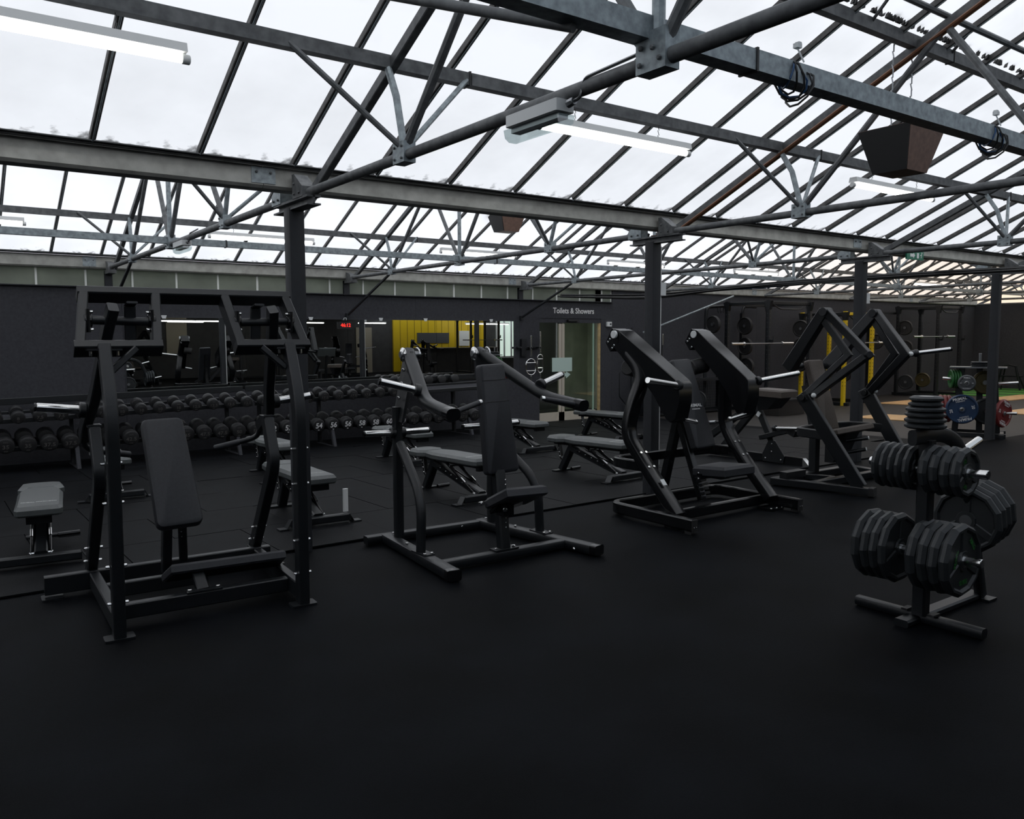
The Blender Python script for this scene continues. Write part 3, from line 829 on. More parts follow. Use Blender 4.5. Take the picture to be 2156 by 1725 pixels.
# ================================================================ MACHINES
def pad(name, root, c0, c1, w0, w1, th, m, nrm, rad=0.04, seg=4):
    """upholstered board from centre c0 (bottom) to c1 (top); nrm = outward face direction"""
    c0, c1 = Vector(c0), Vector(c1); ax = (c1 - c0).normalized(); nrm = Vector(nrm)
    sx = ax.cross(nrm).normalized(); nn = sx.cross(ax).normalized()
    pts = []
    L = (c1 - c0).length
    for cx, cy, w, a0 in ((1, 0, w0, 270), (1, L, w1, 0), (-1, L, w1, 90), (-1, 0, w0, 180)):
        for k in range(seg + 1):
            a = R_(a0 + 90 * k / seg)
            ox = cx * (w / 2 - rad) + rad * math.cos(a); oy = cy + (rad if cy == 0 else -rad) + rad * math.sin(a)
            pts.append(c0 + sx * ox + ax * oy)
    m_ = MB(); r = min(0.022, th * 0.35)
    m_.cushion(pts, [(0.012, -th), (0.0, -th + 0.012), (0.0, -r), (r * 0.3, -r * 0.35), (r, 0.0)])
    o = obj(name, m_, m, root, 30)
    return o, sx, ax, nn

def bolts(root, spots, r=0.009, l=0.012, parent=None, name='bolts'):
    m = MB()
    for p, d in spots:
        p = Vector(p); d = Vector(d).normalized(); m.cyl(p, p + d * l, r, 8)
    return tag(obj(name, m, 'chrome', parent or root), kind='stuff')

def horn(root, p, q, r=0.025, collar=True, name='weight_horn'):
    p, q = Vector(p), Vector(q); d = (q - p).normalized()
    m = MB(); m.cyl(p, q, r, 18, 0.004); h = obj(name, m, 'chrome', root)
    if collar:
        m = MB(); m.cyl(p - d * 0.03, p + d * 0.012, r * 1.75, 18, 0.006); obj('collar', m, 'black', h)
    m = MB(); m.cyl(q, q + d * 0.012, r * 0.98, 18, 0.004); obj('end_plug', m, 'gloss', h)
    return h

# ---- M1 plate loaded pulldown machine at the left
t = thing('pulldown_machine', 'large black pulldown machine with tilted top frame at the left front', 'gym machine', (1.29, 4.659, 0), R_(-2.64))
for s in (-1, 1):
    m = MB(); m.bar([(s * 0.503, 0.02, 0.085), (s * 0.515, 1.12, 0.085)], 0.06, 0.10); obj('side_rail', m, 'black', t)
    m = MB(); m.box((s * 0.504, 0.0, 0.006), (0.15, 0.10, 0.012), r=0.012); obj('foot_plate', m, 'black', t)
    m = MB(); m.box((s * 0.69 - 0.06, 0.98, 0.006), (0.12, 0.12, 0.012), r=0.012); obj('foot_plate', m, 'black', t)
    m = MB(); m.bar(fillet([(s * 0.504, 0, 0.012), (s * 0.497, -0.04, 1.22), (s * 0.499, 0.125, 1.56)], 0.14, 6), 0.062, 0.085, side=(1, 0, 0)); up = obj('front_upright', m, 'black', t)
    bolts(t, [((s * 0.504 + q * 0.031, -0.012 + 0.0, z), (q, 0, 0)) for q in (-1, 1) for z in (0.20, 0.40, 0.74, 0.95)], 0.008, 0.022, up)
    m = MB(); m.bar(fillet([(s * 0.52, 1.085, 0.10), (s * 0.507, 0.50, 0.80), (s * 0.51, 0.635, 1.085)], 0.08, 5), 0.062, 0.085, side=(1, 0, 0)); ru = obj('rear_upright', m, 'black', t)
    bolts(t, [((s * 0.515 + q * 0.031, y, z), (q, 0, 0)) for q in (-1, 1) for y, z in ((1.0, 0.2), (0.92, 0.30))], 0.008, 0.022, ru)
    m = MB(); m.box((s * 0.51, 0.64, 1.092), (0.075, 0.10, 0.014)); obj('end_cap', m, 'black', ru)
    # lower beams and frame ties
    m = MB(); m.bar([(s * 0.637, 0.175, 1.550), (s * 0.200, 0.175, 1.550)], 0.10, 0.050, side=(0, -0.81, 0.58)); obj('lower_beam', m, 'black', t)
    m = MB(); m.bar([(s * 0.606, 0.182, 1.560), (s * 0.560, 0.378, 1.835)], 0.10, 0.050, side=(0, -0.81, 0.58)); obj('frame_tie', m, 'black', t)
    m = MB(); m.bar([(s * 0.228, 0.182, 1.560), (s * 0.192, 0.378, 1.835)], 0.10, 0.050, side=(0, -0.81, 0.58)); obj('frame_tie', m, 'black', t)
    m = MB(); m.box((s * 0.50, 0.12, 1.545), (0.17, 0.09, 0.010)); tp = obj('joint_plate', m, 'black', t, 0)
    bolts(t, [((s * 0.50 + q * 0.065, 0.10, 1.54), (0, 0, -1)) for q in (-1, 1)], 0.009, 0.03, tp)
    m = MB(); m.bar([(s * 0.50 - s * 0.03, 0.10, 1.43), (s * 0.50 - s * 0.16, 0.13, 1.55)], 0.05, 0.035, side=(0, 1, 0)); obj('corner_brace', m, 'black', t)
    # pivot shaft in flange bearings
    m = MB(); m.cyl((s * 0.565, 0.262, 1.705), (s * 0.215, 0.252, 1.695), 0.024, 16); sh = obj('pivot_shaft', m, 'black', t)
    for x in (0.555, 0.235):
        m = MB(); m.box((s * x, 0.255, 1.70), (0.018, 0.075, 0.125), r=0.006); m.cyl((s * x - 0.02, 0.255, 1.70), (s * x + 0.02, 0.255, 1.70), 0.036, 14); fb = obj('flange_bearing', m, 'gloss', sh)
        d_ = -1 if x > 0.4 else 1
        bolts(t, [((s * (x + d_ * 0.01), 0.255, 1.70 + q * 0.048), (s * d_, 0, 0)) for q in (-1, 1)], 0.010, 0.018, fb)
    # swinging lever
    lv = MB(); lv.bar(fillet([(s * 0.435, 0.205, 1.775), (s * 0.455, 0.285, 1.67), (s * 0.505, 0.56, 1.27), (s * 0.545, 0.70, 1.10), (s * 0.540, 0.905, 1.00)], 0.08, 4), 0.055, 0.075, side=(1, 0, 0.08)); lv = obj('lever_arm', lv, 'black', t)
    m = MB(); m.bar([(s * 0.345, 0.25, 1.78), (s * 0.345, 0.27, 1.60)], 0.06, 0.025, side=(1, 0, 0)); m.bar([(s * 0.345, 0.25, 1.785), (s * 0.345, 0.16, 1.80)], 0.06, 0.012, side=(1, 0, 0)); obj('stop_bracket', m, 'black', t)
    m = MB(); m.tube(fillet([(s * 0.542, 0.89, 1.02), (s * 0.536, 0.945, 0.925), (s * 0.44, 0.985, 0.895), (s * 0.265, 1.05, 0.852)], 0.06, 5), 0.0185, 10); hd = obj('handle', m, 'black', t)
    m = MB(); m.tube([(s * 0.42, 0.992, 0.89), (s * 0.268, 1.049, 0.853)], 0.0215, 10); obj('grip', m, 'pad', hd)
    horn(t, (s * 0.575, 0.625, 1.19), (s * 0.80, 0.62, 1.217), 0.026)
m = MB(); m.bar([(-0.59, 0.387, 1.848), (0.59, 0.387, 1.848)], 0.10, 0.050, side=(0, -0.81, 0.58)); obj('upper_beam', m, 'black', t)
m = MB(); m.bar([(-0.79, 0.985, 0.085), (0.60, 0.985, 0.085)], 0.06, 0.115); obj('rear_beam', m, 'black', t)
m = MB(); m.bar([(-0.48, 0.20, 0.085), (0.47, 0.20, 0.085)], 0.06, 0.085); obj('front_crossbar', m, 'black', t)
m = MB(); m.bar([(-0.48, 0.66, 0.085), (0.10, 0.66, 0.085)], 0.06, 0.085); obj('middle_crossbar', m, 'black', t)
m = MB(); m.bar([(0.20, 0.72, 0.095), (0.47, 0.72, 0.095)], 0.06, 0.05); obj('stub_rail', m, 'black', t)
p, sx, ax, nn = pad('back_pad', t, (-0.105, 0.33, 0.505), (-0.120, 0.72, 1.115), 0.262, 0.245, 0.07, 'pad', (0, -1, 0.6))
m = MB(); m.bar([(-0.115, 0.82, 0.10), (-0.12, 0.62, 0.75)], 0.055, 0.075, side=(1, 0, 0)); obj('pad_post', m, 'black', t)
m = MB(); m.bar([(-0.03, 0.70, 0.20), (-0.08, 0.44, 0.52)], 0.05, 0.03, side=(1, 0, 0)); hp = obj('seat_guide', m, 'black', t)
bolts(t, [((-0.035 - 0.011 * i, 0.665 - 0.045 * i, 0.265 + 0.042 * i), (0, -0.7, -0.5)) for i in range(6)], 0.004, 0.006, hp)
m = MB(); m.cushion([(-0.20, 0.50, 0.185), (-0.18, 0.30, 0.285), (0.50, 0.30, 0.275), (0.52, 0.50, 0.175)], [(0.012, -0.06), (0, -0.05), (0, -0.015), (0.012, 0.0)]); obj('seat', m, 'pad', t)
m = MB(); m.bar([(-0.02, 0.22, 0.12), (-0.03, 0.36, 0.225)], 0.07, 0.05, side=(1, 0, 0)); m.box((-0.02, 0.20, 0.132), (0.20, 0.06, 0.01)); sb = obj('seat_bracket', m, 'black', t)
bolts(t, [((-0.10, 0.2, 0.137), (0, 0, 1)), ((0.06, 0.2, 0.137), (0, 0, 1)), ((-0.14, 0.66, 0.13), (0, 0, 1))], 0.014, 0.012, sb)

# ---- M2 shoulder press
t = thing('shoulder_press', 'black shoulder press machine with tall seat pad, the middle machine', 'gym machine', (3.345, 4.73, 0))
m = MB(); m.bar([(-0.575, -0.215, 0.045), (-0.46, 0.93, 0.045)], 0.10, 0.072, r=0.016, seg=2); bl = obj('base_rail', m, 'black', t)
m = MB(); m.bar([(0.60, -0.30, 0.045), (0.41, 0.93, 0.045)], 0.10, 0.072, r=0.016, seg=2); br = obj('base_rail', m, 'black', t)
for (a, c) in (((-0.575, -0.215), (-0.587, -0.27)), ((0.60, -0.30), (0.61, -0.355))):
    m = MB(); m.bar([(a[0], a[1], 0.046), (c[0], c[1], 0.046)], 0.104, 0.076, r=0.016, seg=2); obj('end_cap', m, 'gloss', t)
m = MB(); m.bar([(-0.63, 0.955, 0.042), (0.42, 0.90, 0.042)], 0.085, 0.066, r=0.015, seg=2); obj('rear_rail', m, 'black', t)
m = MB(); m.bar([(-0.53, -0.005, 0.045), (0.55, -0.03, 0.045)], 0.085, 0.066, r=0.015, seg=2); obj('front_rail', m, 'black', t)
bolts(t, [((-0.575, -0.02, 0.03), (-1, 0, 0)), ((-0.585, -0.12, 0.035), (-1, 0, 0))], 0.012, 0.016, bl)
bolts(t, [((0.52, -0.18, 0.035), (-1, 0.3, 0)), ((0.47, 0.5, 0.083), (0, 0, 1)), ((-0.505, 0.52, 0.083), (0, 0, 1)), ((-0.53, 0.93, 0.05), (0, -1, 0)), ((0.2, 0.88, 0.05), (0, -1, 0))], 0.011, 0.014, br)
for s in (-1, 1):
    xb = -0.435 if s < 0 else 0.43
    m = MB(); m.bar([(xb, 0.775, 0.075), (xb, 0.775, 1.08)], 0.068, 0.072, side=(1, 0, 0), r=0.02, seg=2); obj('rear_post', m, 'black', t)
    m = MB(); m.prism([(xb - 0.012, 0.68, 0.97), (xb - 0.012, 0.83, 0.97), (s * 0.33 - 0.012, 0.84, 1.45), (s * 0.33 - 0.012, 0.72, 1.50), (s * 0.345 - 0.012, 0.60, 1.33), (s * 0.38 - 0.012, 0.68, 1.22)], (0.024, 0, 0)); gp = obj('gusset_plate', m, 'black', t, 0)
    bolts(t, [((s * 0.395 - 0.03, 0.75, 1.15), (-1, -0.4, 0)), ((s * 0.365 - 0.03, 0.75, 1.26), (-1, -0.4, 0)), ((s * 0.35 - 0.03, 0.75, 1.36), (-1, -0.4, 0))], 0.014, 0.02, gp)
    m = MB(); m.cyl((s * 0.322 - 0.085, 0.765, 1.475), (s * 0.322 + 0.085, 0.765, 1.475), 0.026, 14); pv = obj('pivot', m, 'steel', t)
    for q in (-1, 1):
        m = MB(); m.lathe([(0.05, 0), (0.055, 0.008), (0.03, 0.022)], (s * 0.322 + q * 0.055, 0.765, 1.475), (q, 0, 0), 16); obj('pivot_washer', m, 'chrome', pv)
    ar = MB(); ar.bar(fillet([(s * 0.318, 0.80, 1.495), (s * 0.52, 0.20, 1.155), (s * 0.556, -0.20, 1.106)], 0.13, 6), 0.095, 0.075, side=(1, 0.12 * s, 0), r=0.032, seg=3); arm = obj('press_arm', ar, 'black', t)
    m = MB(); m.bar([(s * 0.553, -0.165, 1.110), (s * 0.559, -0.235, 1.102)], 0.104, 0.084, side=(1, 0.12 * s, 0), r=0.036, seg=3); obj('arm_cap', m, 'gloss', arm)
    m = MB(); m.tube([(s * 0.53, -0.19, 1.112), (s * 0.275, -0.112, 1.160)], 0.0185, 12); hd = obj('handle', m, 'pad', t)
    m = MB(); m.tube([(s * 0.285, -0.115, 1.158), (s * 0.262, -0.108, 1.162)], 0.0215, 12); obj('handle_cap', m, 'chrome', hd)
    bolts(t, [((s * 0.478, 0.30, 1.20), (-s, -0.1, 0)), ((s * 0.50, 0.16, 1.14), (-s, -0.1, 0))], 0.012, 0.02, arm)
    horn(t, (s * 0.555, 0.262, 1.238), (s * 0.80, 0.32, 1.303), 0.026)
    m = MB(); m.tube(fillet([(s * 0.535 + (0.0), 0.262, 0.08), (s * 0.52, 0.265, 0.47), (xb, 0.735, 0.80)], 0.17, 7), 0.035, 12); obj('bent_brace', m, 'black', t)
    m = MB(); m.box((s * 0.53, 0.24, 0.084), (0.085, 0.19, 0.01)); bp = obj('brace_plate', m, 'black', t, 0)
    bolts(t, [((s * 0.53 - 0.028, 0.165, 0.088), (0, 0, 1)), ((s * 0.53 + 0.028, 0.165, 0.088), (0, 0, 1)), ((xb, 0.86, 0.088), (0, 0, 1))], 0.012, 0.012, bp)
    horn(t, (xb + s * 0.05, 0.775, 0.885), (xb + s * 0.27, 0.775, 0.893), 0.023, name='storage_horn')
    horn(t, (xb - s * 0.05, 0.775, 0.885), (xb - s * 0.27, 0.775, 0.887), 0.023, name='storage_horn')
m = MB(); m.bar([(0.0, -0.005, 0.07), (0.0, 0.055, 0.60), (0.02, 0.20, 1.0)], 0.085, 0.075, side=(1, 0, 0), r=0.012); sp = obj('seat_post', m, 'black', t)
m = MB(); m.box((0.0, -0.01, 0.084), (0.20, 0.085, 0.01)); obj('post_plate', m, 'black', sp, 0)
bolts(t, [((q, -0.02, 0.088), (0, 0, 1)) for q in (-0.075, 0.075)], 0.014, 0.013, sp)
bolts(t, [((0.005, -0.028 + 0.02 * z, z), (0, -1, 0.1)) for z in (0.24, 0.275, 0.31, 0.55, 0.585)], 0.006, 0.008, sp, 'adjuster_holes')
c0, c1 = Vector((0.035, 0.03, 0.625)), Vector((0.012, 0.145, 1.412))
p, sx, ax, nn = pad('back_pad', t, c0, c1, 0.285, 0.222, 0.075, 'pad', (0, -1, 0.1), 0.03)
L = (c1 - c0).length
for f in (0.655, 0.852):
    c = c0 + ax * L * f; w = 0.285 + (0.222 - 0.285) * f
    m = MB(); m.tube([c - sx * (w / 2 - 0.01) + nn * 0.001, c + sx * (w / 2 - 0.01) + nn * 0.001], 0.0022, 6); obj('stitched_seam', m, 'gloss', p)
m = MB()
m.cushion([(-0.135, -0.22, 0.575), (0.215, -0.225, 0.563), (0.20, 0.03, 0.445), (-0.15, 0.03, 0.455)], [(0.012, -0.075), (0, -0.065), (0, -0.02), (0.02, 0.0)]); st = obj('seat', m, 'pad', t, 30)
m = MB(); m.prism([(-0.12, -0.16, 0.475), (0.15, -0.16, 0.465), (0.15, 0.0, 0.375), (-0.12, 0.0, 0.345)], (0, 0, 0.03)); m.bar([(-0.02, -0.05, 0.34), (-0.02, -0.05, 0.42)], 0.10, 0.09, side=(1, 0, 0)); obj('seat_carriage', m, 'gloss', t, 0)
bolts(t, [((-0.075, -0.12, 0.40), (-0.5, -1, 0)), ((-0.17, 0.02, 0.43), (-1, -0.4, 0))], 0.016, 0.03, st, 'adjuster_knob')

# ---- M3 glossy press
t = thing('chest_press', 'glossy black lever chest press machine right of the door', 'gym machine', (5.72, 4.42, 0))
m = MB(); m.bar(fillet([(-0.71, -0.01, 0.075), (-0.715, 0.97, 0.075), (0.715, 0.97, 0.075), (0.71, -0.01, 0.075)], 0.13, 6), 0.055, 0.10, r=0.01); obj('base_frame', m, 'gloss', t)
m = MB(); m.bar([(-0.69, 0.36, 0.07), (0.69, 0.36, 0.07)], 0.055, 0.09, r=0.01); obj('front_crossbar', m, 'gloss', t)
for s in (-1, 1):
    m = MB(); m.box((s * 0.71, -0.018, 0.07), (0.06, 0.012, 0.105)); m.box((s * 0.71, 0.03, 0.01), (0.05, 0.07, 0.02)); ec = obj('end_cap', m, 'speaker', t, 0)
    bolts(t, [((s * 0.71 + q * 0.014, -0.024, 0.06), (0, -1, 0)) for q in (-1, 1)], 0.005, 0.004, ec)
    m = MB(); m.bar(fillet([(s * 0.625, 0.235, 0.10), (s * 0.632, 0.62, 0.49), (s * 0.66, 0.82, 0.74), (s * 0.625, 0.80, 0.97), (s * 0.555, 0.72, 1.27), (s * 0.532, 1.07, 1.56)], 0.16, 6), 0.12, 0.085, side=(1, 0, 0), r=0.012, seg=2); lg = obj('side_leg', m, 'gloss', t)
    bolts(t, [((s * 0.632 + q * 0.030, y - 0.036, z + 0.028), (0, -0.7, 0.65)) for q in (-1, 1) for y, z in ((0.682, 0.565), (0.583, 0.451))], 0.0125, 0.008, lg)
    m = MB(); m.box((s * 0.62, 0.235, 0.012), (0.19, 0.16, 0.02), r=0.01); fp = obj('leg_plate', m, 'gloss', t)
    bolts(t, [((s * 0.62 + dx, 0.17, 0.02), (0, 0, 1)) for dx in (-0.08, 0.0, 0.08)], 0.010, 0.01, fp)
    # pivot block and lever
    m = MB(); m.prism([(s * 0.53 - 0.085, 1.10, 1.47), (s * 0.53 - 0.085, 1.16, 1.55), (s * 0.53 - 0.085, 1.08, 1.68), (s * 0.53 - 0.085, 0.99, 1.64), (s * 0.53 - 0.085, 1.0, 1.55)], (0.17, 0, 0)); pb = obj('pivot_block', m, 'gloss', t, 0)
    bolts(t, [((s * 0.53 + q * 0.085, y, z), (q, 0, 0)) for q in (-1, 1) for y, z in ((1.125, 1.555), (1.10, 1.58), (1.07, 1.50), (1.045, 1.525))], 0.012, 0.010, pb)
    for q in (-1, 1):
        m = MB(); m.cyl((s * 0.53 + q * 0.09, 1.03, 1.625), (s * 0.53 + q * 0.115, 1.03, 1.625), 0.036, 18); obj('pivot_cap', m, 'white', pb)
    prof = [(1.05, 1.675), (0.99, 1.66), (0.36, 1.235), (0.325, 1.20), (0.325, 1.05), (0.365, 0.90), (0.42, 0.865), (0.475, 0.90), (0.60, 1.10), (0.72, 1.22), (1.07, 1.52)]
    m = MB()
    va = [m.bm.verts.new((s * (0.525 + (0.455 - 0.525) * min(1, (1.05 - y) / 0.7)) - (0.095 if y > 0.9 else 0.080), y, z)) for y, z in prof]
    vb = [m.bm.verts.new((s * (0.525 + (0.455 - 0.525) * min(1, (1.05 - y) / 0.7)) + (0.095 if y > 0.9 else 0.080), y, z)) for y, z in prof]
    n = len(prof); m.bm.faces.new(va[::-1]); m.bm.faces.new(vb)
    for i in range(n): m.bm.faces.new((va[i], va[(i + 1) % n], vb[(i + 1) % n], vb[i]))
    bmesh.ops.bevel(m.bm, geom=m.bm.edges[:], offset=0.006, segments=1, affect='EDGES')
    lv = obj('lever_arm', m, 'gloss', t, 25)
    horn(t, (s * 0.54, 0.341, 1.194), (s * 0.985, 0.245, 1.253), 0.0245)
    m = MB(); m.cyl((s * 0.985, 0.245, 1.253), (s * 1.0, 0.242, 1.255), 0.026, 16); obj('horn_cap', m, 'chrome', t)
    m = MB(); m.tube([(s * 0.41, 0.385, 0.893), (s * 0.236, 0.409, 0.857)], 0.019, 12); hd = obj('handle', m, 'chrome', t)
    m = MB(); m.ball((s * 0.232, 0.41, 0.856), 0.022, 12); obj('handle_knob', m, 'chrome', hd)
    m = MB(); m.cyl((s * 0.36, 1.00, 1.30), (s * 0.53, 0.96, 1.33), 0.075, 18, 0.01); obj('bumper', m, 'speaker', t)
m = MB(); m.box((-0.655, 0.42, 0.335), (0.045, 0.003, 0.06), Matrix.Rotation(R_(-42), 3, 'X')); o = obj('sticker', m, 'white', t, 0); o.location = (0.02, -0.02, 0.03)
m = MB(); m.bar(fillet([(-0.63, 0.62, 0.47), (-0.73, 0.80, 0.49), (-0.66, 1.00, 0.48), (0.0, 1.05, 0.475), (0.66, 1.00, 0.48), (0.73, 0.80, 0.49), (0.63, 0.62, 0.47)], 0.10, 5), 0.05, 0.09, r=0.01); obj('rear_frame', m, 'gloss', t)
m = MB(); m.bar([(0, 1.04, 0.03), (0, 0.84, 0.80), (0, 0.92, 1.2)], 0.075, 0.075, side=(1, 0, 0)); obj('mast', m, 'gloss', t)
m = MB(); m.bar([(0, 0.52, 0.12), (0, 0.80, 0.80)], 0.06, 0.07, side=(1, 0, 0)); sp = obj('seat_rail', m, 'gloss', t)
for i in range(7):
    m = MB(); m.box((0.0, 0.475 + i * 0.016, 0.15 + i * 0.036), (0.075, 0.06, 0.022), Matrix.Rotation(R_(-15), 3, 'X')); obj('rail_tooth', m, 'black', sp)
p, sx, ax, nn = pad('back_pad', t, (0.03, 0.50, 0.60), (0.0, 0.80, 1.40), 0.275, 0.265, 0.08, 'pad', (0, -1, 0.35), 0.03)
lg_ = lettering('pad_logo', 'PRIMAL', 0.042, 'textwhite', p, Vector((0.03, 0.50, 0.60)) + ax * 0.40 + nn * 0.003 - sx * 0.0, (R_(90 - 20), 0, 0), 0.01, 1.3)
lettering('pad_logo', 'STRENGTH', 0.016, 'textwhite', p, Vector((0.03, 0.50, 0.60)) + ax * 0.365 + nn * 0.003, (R_(90 - 20), 0, 0), 0.01, 1.3)
m = MB(); m.cushion([(-0.155, 0.145, 0.475), (0.225, 0.125, 0.478), (0.205, 0.50, 0.455), (-0.185, 0.48, 0.455)], [(0.015, -0.095), (0, -0.08), (0, -0.025), (0.022, 0.0)]); st = obj('seat', m, 'pad', t, 30)
m = MB(); m.box((0.0, 0.36, 0.37), (0.12, 0.20, 0.05)); m.box((-0.12, 0.40, 0.37), (0.14, 0.05, 0.05)); sc_ = obj('seat_carriage', m, 'gloss', t, 0)
bolts(t, [((-0.19, 0.40, 0.40), (-1, 0, 0)), ((-0.19, 0.40, 0.35), (-1, 0, 0))], 0.008, 0.01, sc_)

# ---- M4 diamond armed machine
t = thing('diamond_press', 'matt black press machine with diamond shaped double levers beside the post', 'gym machine', (8.12, 4.3, 0))
for s in (-1, 1):
    m = MB(); m.bar([(s * 0.73, 1.12, 0.05), (s * 0.50, 0.13, 0.05)], 0.085, 0.075); obj('base_rail', m, 'black', t)
    m = MB(); m.bar([(s * 0.50, 0.13, 0.05), (s * 0.488, 0.08, 0.05)], 0.10, 0.09); obj('end_cap', m, 'speaker', t)
    m = MB(); m.bar([(s * 0.52, 0.22, 0.08), (s * 0.593, 0.845, 0.965)], 0.055, 0.145, side=(1, 0, 0)); obj('front_leg', m, 'black', t)
    m = MB(); m.bar([(s * 0.60, 0.80, 0.985), (s * 0.57, 0.90, 0.925)], 0.075, 0.10, side=(1, 0, 0)); m.cyl((s * 0.65, 0.84, 0.962), (s * 0.52, 0.84, 0.962), 0.035); obj('joint_block', m, 'black', t)
    m = MB(); m.bar([(s * 0.555, 0.76, 0.985), (s * 0.365, 0.275, 1.413), (s * 0.473, 0.69, 1.86)], 0.085, 0.075, side=(1, 0, 0)); lo = obj('outer_lever', m, 'black', t)
    m = MB(); m.bar([(s * 0.60, 0.86, 0.955), (s * 0.44, 0.445, 1.413), (s * 0.475, 0.74, 1.80)], 0.045, 0.07, side=(1, 0, 0)); li = obj('inner_lever', m, 'black', t)
    m = MB(); m.bar([(s * 0.473, 0.70, 1.865), (s * 0.36, 1.20, 1.255)], 0.09, 0.11, side=(1, 0, 0), scales=[1.0, 1.25]); obj('rear_arm', m, 'black', t)
    m = MB(); m.cyl((s * 0.53, 0.70, 1.855), (s * 0.40, 0.70, 1.855), 0.045, 16); obj('top_pivot', m, 'black', t)
    for pp in ((s * 0.40, 0.26, 1.413), (s * 0.585, 0.745, 0.99)):
        m = MB(); m.ball((pp[0] - 0.04, pp[1] - 0.035, pp[2]), 0.026, 12); jb = obj('joint_cap', m, 'white', lo)
    if s > 0:
        horn(t, (0.46, 0.21, 1.42), (0.68, -0.03, 1.462), 0.0235)
    m = MB(); m.cyl((s * 0.38, 0.285, 1.413), (s * 0.465, 0.20, 1.42), 0.034, 16); obj('horn_sleeve', m, 'black', t)
    m = MB(); m.bar(fillet([(s * 0.56, 0.62, 0.58), (s * 0.50, 0.98, 0.58), (s * 0.06, 1.08, 0.58)], 0.08, 4), 0.05, 0.10, r=0.01); obj('rear_frame', m, 'black', t)
    m = MB(); m.cyl((s * 0.36, 1.20, 1.255), (s * 0.16, 1.18, 1.275), 0.034, 14); obj('grip_sleeve', m, 'black', t)
m = MB(); m.bar([(-0.62, 0.71, 0.05), (0.62, 0.71, 0.05)], 0.08, 0.07); obj('base_crossbar', m, 'black', t)
m = MB(); m.bar([(-0.70, 1.10, 0.05), (0.70, 1.10, 0.05)], 0.08, 0.07); obj('rear_crossbar', m, 'black', t)
m = MB(); m.bar([(-0.22, 1.08, 0.05), (-0.10, 0.80, 0.05), (-0.38, 0.72, 0.05)], 0.06, 0.06, side=None); obj('base_tie', m, 'black', t)
m = MB(); m.box((-0.56, 0.98, 0.125), (0.34, 0.10, 0.07), r=0.01); obj('step_block', m, 'black', t)
m = MB(); m.bar([(0.0, 1.10, 0.08), (0.0, 1.10, 0.55), (0.0, 1.22, 1.05)], 0.085, 0.09, side=(1, 0, 0)); obj('mast', m, 'black', t)
p, sx, ax, nn = pad('back_pad', t, (0.0, 0.875, 0.575), (0.0, 1.115, 1.345), 0.285, 0.275, 0.075, 'brownpad', (0, -1, 0.3), 0.025)
m = MB(); m.cushion([(-0.33, 0.62, 0.635), (0.36, 0.62, 0.655), (0.34, 0.87, 0.57), (-0.30, 0.87, 0.57)], [(0.012, -0.07), (0, -0.06), (0, -0.02), (0.015, 0.0)]); obj('seat', m, 'brownpad', t, 30)
m = MB(); m.prism([(0.02, 0.72, 0.56), (0.02, 0.98, 0.54), (0.02, 0.98, 0.2), (0.02, 0.88, 0.2)], (0.26, 0, 0)); obj('seat_support', m, 'black', t, 0)
for pq in (((0.05, 0.75, 0.46), (0.17, 0.56, 0.50)), ((0.08, 0.78, 0.32), (0.20, 0.60, 0.37))):
    m = MB(); m.cyl(pq[0], pq[1], 0.021, 12); pg = obj('storage_peg', m, 'black', t)
    m = MB(); m.cyl(Vector(pq[1]), Vector(pq[1]) + (Vector(pq[1]) - Vector(pq[0])).normalized() * 0.012, 0.022, 12); obj('peg_cap', m, 'white', pg)

# ---- M5 chest supported row behind M3
t = thing('row_machine', 'chest supported row machine standing behind the glossy press', 'gym machine', (8.70, 6.25, gz(6.25)))
m = MB(); m.bar([(0, 1.15, 0.07), (0, -0.33, 0.07)], 0.07, 0.11); obj('base_beam', m, 'gloss', t)
m = MB(); m.prism([(-0.036, -0.33, 0.125), (-0.036, -0.33, 0.015), (-0.036, -0.46, 0.015), (-0.036, -0.43, 0.03)], (0.072, 0, 0)); obj('wheel_end', m, 'chrome', t, 0)
m = MB(); m.prism([(-0.05, 0.24, 0.03), (-0.05, -0.06, 0.03), (-0.05, -0.08, 0.12), (-0.05, 0.06, 0.30), (-0.05, 0.16, 0.30), (-0.05, 0.25, 0.12)], (0.02, 0, 0)); gp = obj('gusset_plate', m, 'black', t, 0)
bolts(t, [((-0.05, y, z), (-1, 0, 0)) for y, z in ((0.11, 0.26), (0.11, 0.16), (0.20, 0.07), (-0.03, 0.07))], 0.011, 0.008, gp)
m = MB(); m.bar([(0, 0.05, 0.12), (0, 0.38, 0.72), (0, 0.62, 1.05)], 0.06, 0.08, side=(1, 0, 0)); obj('mast', m, 'black', t)
m = MB(); m.bar([(0, 0.40, 0.70), (0, 0.93, 0.12)], 0.06, 0.09, side=(1, 0, 0)); obj('rear_strut', m, 'black', t)
m = MB(); m.bar([(0, 0.62, 0.62), (0, 1.38, 0.10)], 0.06, 0.09, side=(1, 0, 0)); obj('rear_strut', m, 'black', t)
m = MB(); m.box((-0.005, 0.33, 0.62), (0.075, 0.06, 0.05), Matrix.Rotation(R_(-60), 3, 'X')); obj('white_collar', m, 'white', t, 0)
m = MB(); m.cushion([(-0.17, 0.36, 0.955), (0.17, 0.36, 0.955), (0.17, -0.10, 0.945), (-0.17, -0.10, 0.945)][::-1], [(0.0, -0.09), (0.0, -0.02), (0.02, 0.0)]); obj('chest_pad', m, 'brownpad', t, 30)
m = MB(); m.prism([(-0.14, 0.30, 0.86), (-0.14, -0.04, 0.86), (-0.14, 0.12, 0.70), (-0.14, 0.26, 0.68)], (0.28, 0, 0)); obj('pad_support', m, 'gloss', t, 0)
